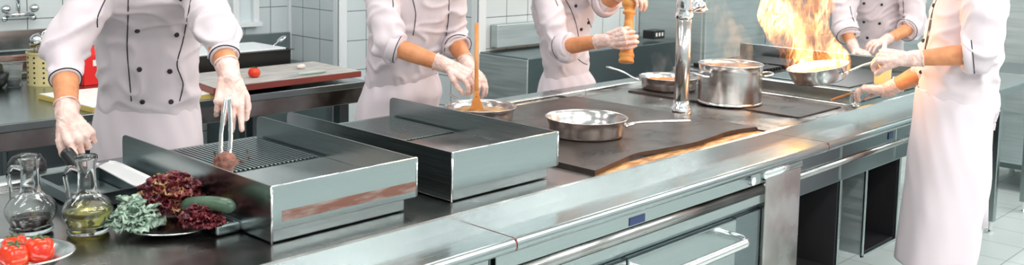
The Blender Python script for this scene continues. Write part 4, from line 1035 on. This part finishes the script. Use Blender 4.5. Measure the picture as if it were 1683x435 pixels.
# right chef
def apr5(face, side):
    sil = [(148, 1512, 1634), (165, 1510, 1634), (200, 1508, 1622), (250, 1501, 1619), (300, 1496, 1617), (350, 1489, 1606), (400, 1482, 1599), (432, 1478, 1590)]
    out = []
    for y_, a, b in sil:
        d_ = 4.22; c = at((a+b)/2, y_, d=d_); hw = (b-a)/2/FPX*d_
        hs = V((RT.x, RT.y, 0)).normalized(); hf = V((FW.x, FW.y, 0)).normalized()
        out.append((c, hs*hw*.985, hf*(.150 if y_ < 160 else .172 if y_ < 210 else .185)))
    return out
J5 = dict(pelvis=at(1572, 165, d=4.22), chest=at(1590, 30, d=4.20), neck=at(1600, -62, d=4.18), head=at(1585, -118, d=4.16),
          shL=at(1618, -35, d=4.0), shR=at(1588, -35, d=4.40), elL=at(1608, 88, d=3.97), elR=at(1530, 112, d=4.40),
          wrL=at(1490, 97, d=4.08), wrR=at(1457, 148, d=4.54))
J5['hL'] = dict(dr=at(1448, 92, d=4.16)-at(1490, 97, d=4.08), pn=(DN*.7+FW*.6+RT*.0), thumb=1, curls=(.75, .8, .85, .9), tcurl=.6, tout=.4, scale=1.2)
J5['hR'] = dict(dr=at(1415, 145, d=4.62)-at(1457, 148, d=4.54), pn=(DN*1-FW*.1+RT*.1), thumb=-1, curls=(.45, .5, .6, .65), tcurl=.35, tout=.5, scale=1.15)
P5, jk5 = make_person('person in a long white apron at the right, holding the flaming pan', J5, (-.45, .89), .17,
    dict(apron=apr5, legoff=V((RT.x, RT.y, 0))*.05, cuffL=.20, cuffR=.02, seed=17, girth=1.0, deep=1.28, sleeve=1.08, cuffr=.069, pipe_at=1, fold=.011, band=.03, flare=.03,
         pipes=[[(1541, -5), (1531, 25), (1524, 60), (1519, 90)], [(1533, 20), (1528, 50), (1521, 85)]],
         buttons=[(1535, 9), (1518, 67), (1514, 118)]))
# apron strings at the back
s0 = at(1634, 165, d=4.1)
b = bmesh.new()
tube(spline([s0, at(1638, 190, d=4.08), at(1630, 215, d=4.1), at(1622, 245, d=4.1)], 6), .004, 8, b, .4)
tube(spline([s0, at(1642, 180, d=4.1), at(1636, 200, d=4.1), at(1633, 214, d=4.1)], 6), .005, 8, b, .4)
obj('apron_strings', b, 'apron', P5)
fl_ = bmesh.new()
ring_loft(fl_, [[at(x0, y_, d=4.06), at(x1, y_, d=4.09), at(x1, y_, d=4.094), at(x0, y_, d=4.064)] for y_, x0, x1 in ((200, 1612, 1634), (212, 1610, 1632), (235, 1612, 1627), (270, 1611, 1620), (292, 1608, 1620), (330, 1602, 1625), (375, 1602, 1624))])
obj('apron_flap', fl_, 'apron', P5, smooth=True, label='loose back flap of the white apron')

# ------------------------------------------------------------------ flames
def ramp(n, l, src, stops):
    r = n.new('ShaderNodeValToRGB'); e = r.color_ramp.elements
    e[0].position, e[0].color = stops[0][0], (*stops[0][1], 1); e[1].position, e[1].color = stops[-1][0], (*stops[-1][1], 1)
    for p_, c_ in stops[1:-1]:
        x = e.new(p_); x.color = (*c_, 1)
    l.new(src, r.inputs[0]); return r.outputs[0]
fsil = [(122, 1300, 1392), (112, 1290, 1398), (98, 1282, 1398), (85, 1280, 1396), (70, 1262, 1380), (52, 1256, 1366), (32, 1244, 1362), (10, 1248, 1372), (-14, 1256, 1380), (-45, 1270, 1368), (-85, 1295, 1345), (-120, 1312, 1326)]
FD = 4.5; secs = []
for y_, a, b in fsil:
    c = at((a+b)/2, y_, d=FD); hw = (b-a)/2/FPX*FD
    secs.append((c, V((RT.x, RT.y, 0)).normalized()*hw, V((FW.x, FW.y, 0)).normalized()*min(hw*.75, .11)))
fb = bmesh.new(); torso_rings(fb, smooth_secs(secs, 3), 32, 2.0)
fm = bpy.data.materials.new('fire'); fm.use_nodes = True; n, l = fm.node_tree.nodes, fm.node_tree.links; n.clear()
out = n.new('ShaderNodeOutputMaterial'); tc = n.new('ShaderNodeTexCoord')
mp = n.new('ShaderNodeMapping'); mp.inputs['Scale'].default_value = (14, 14, 6.5); l.new(tc.outputs['Object'], mp.inputs[0])
n1 = n.new('ShaderNodeTexNoise'); n1.inputs['Scale'].default_value = 1; n1.inputs['Detail'].default_value = 2.5; n1.inputs['Distortion'].default_value = 1.6
l.new(mp.outputs[0], n1.inputs['Vector'])
rid = n.new('ShaderNodeMath'); rid.operation = 'SUBTRACT'; l.new(n1.outputs['Fac'], rid.inputs[0]); rid.inputs[1].default_value = .5
ab = n.new('ShaderNodeMath'); ab.operation = 'ABSOLUTE'; l.new(rid.outputs[0], ab.inputs[0])
st = n.new('ShaderNodeMapRange'); st.interpolation_type = 'SMOOTHSTEP'; st.inputs['From Min'].default_value = .055; st.inputs['From Max'].default_value = .0; l.new(ab.outputs[0], st.inputs['Value'])
n2 = n.new('ShaderNodeTexNoise'); n2.inputs['Scale'].default_value = .55; n2.inputs['Detail'].default_value = 1.5; l.new(mp.outputs[0], n2.inputs['Vector'])
st2 = n.new('ShaderNodeMapRange'); st2.interpolation_type = 'SMOOTHSTEP'; st2.inputs['From Min'].default_value = .50; st2.inputs['From Max'].default_value = .64; l.new(n2.outputs['Fac'], st2.inputs['Value'])
sm = n.new('ShaderNodeMath'); sm.operation = 'MULTIPLY_ADD'; l.new(st.outputs[0], sm.inputs[0]); sm.inputs[1].default_value = .68; 
mm = n.new('ShaderNodeMath'); mm.operation = 'MULTIPLY'; mm.inputs[1].default_value = .6; l.new(st2.outputs[0], mm.inputs[0]); l.new(mm.outputs[0], sm.inputs[2])
colr = ramp(n, l, sm.outputs[0], [(0, (1, .09, .002)), (.4, (1, .17, .006)), (.75, (1, .36, .03)), (1, (1, .70, .28))])
pw = n.new('ShaderNodeMath'); pw.operation = 'POWER'; pw.inputs[1].default_value = 2.6; l.new(sm.outputs[0], pw.inputs[0])
stg = n.new('ShaderNodeMath'); stg.operation = 'MULTIPLY'; stg.inputs[1].default_value = 50; l.new(pw.outputs[0], stg.inputs[0])
em = n.new('ShaderNodeEmission'); l.new(colr, em.inputs[0]); l.new(stg.outputs[0], em.inputs[1]); l.new(em.outputs[0], out.inputs['Volume'])
fire = link('flames', remesh(fb, .012, 4), fm, None, label='tall yellow and orange flames leaping out of the held pan', cat='flames')
L = bpy.data.lights.new('fire_glow', 'POINT'); L.energy = 16; L.color = (1, .45, .12); L.shadow_soft_size = .07
lo = bpy.data.objects.new('fire_glow', L); COL.objects.link(lo); lo.location = at(1325, 60, d=FD); lo.parent = fire

# ------------------------------------------------------------------ steam
def steam(label, pts, dens, nm='steam'):
    secs = []
    for px_, py_, hw_, d_ in pts:
        secs.append((at(px_, py_, d=d_), V((RT.x, RT.y, 0)).normalized()*hw_, V((FW.x, FW.y, 0)).normalized()*hw_*.7))
    bm = bmesh.new(); torso_rings(bm, smooth_secs(secs, 3), 24, 2.0)
    m = bpy.data.materials.new('steam'); m.use_nodes = True; n, l = m.node_tree.nodes, m.node_tree.links; n.clear()
    out = n.new('ShaderNodeOutputMaterial'); tc = n.new('ShaderNodeTexCoord'); mp = n.new('ShaderNodeMapping'); mp.inputs['Scale'].default_value = (13, 13, 7); l.new(tc.outputs['Object'], mp.inputs[0])
    nz = n.new('ShaderNodeTexNoise'); nz.inputs['Scale'].default_value = 1; nz.inputs['Detail'].default_value = 3; nz.inputs['Distortion'].default_value = 1.5; l.new(mp.outputs[0], nz.inputs['Vector'])
    mr = n.new('ShaderNodeMapRange'); mr.inputs['From Min'].default_value = .48; mr.inputs['From Max'].default_value = .72; mr.inputs['To Max'].default_value = dens; l.new(nz.outputs['Fac'], mr.inputs['Value'])
    pv = n.new('ShaderNodeVolumeScatter'); pv.inputs['Color'].default_value = (.95, .95, .95, 1); l.new(mr.outputs[0], pv.inputs['Density']); l.new(pv.outputs[0], out.inputs['Volume'])
    return link(nm, tomesh(bm, nm, True), m, None, label=label, cat='steam', kind='stuff')
steam('pale steam rising from the stock pot', [(1199, 108, .10, 4.75), (1205, 85, .10, 4.75), (1200, 55, .09, 4.78), (1185, 25, .07, 4.8), (1175, -5, .04, 4.8)], 9)
steam('thin steam above the pan of orange food', [(1090, 122, .09, 5.05), (1080, 105, .08, 5.05), (1085, 85, .05, 5.05)], 7)

# ------------------------------------------------------------------ world, camera
w = bpy.data.worlds.new('World'); scn.world = w; w.use_nodes = True
w.node_tree.nodes['Background'].inputs[0].default_value = (.6, .7, .72, 1); w.node_tree.nodes['Background'].inputs[1].default_value = .1
cd = bpy.data.cameras.new('camera'); co = bpy.data.objects.new('camera', cd); COL.objects.link(co)
cd.sensor_width = 36; cd.lens = 36*FPX/1683; cd.shift_x = 0; cd.shift_y = -(217.5-PY)/1683
Rm = Matrix((RT, UP, -FW)).transposed().to_4x4(); co.matrix_world = Matrix.Translation(CAM)@Rm
cd.dof.use_dof = True; cd.dof.focus_distance = 3.5; cd.dof.aperture_fstop = 5.0
cd.clip_start = .05; scn.camera = co
scn.view_settings.view_transform = 'Standard'; scn.view_settings.look = 'None'; scn.view_settings.gamma = 1; scn.view_settings.use_curve_mapping = False
scn.view_settings.exposure = 0.0
scn.cycles.use_denoising = True
scn.cycles.max_bounces = 10; scn.cycles.transmission_bounces = 10; scn.cycles.sample_clamp_indirect = 6
scn.cycles.volume_step_rate = .5
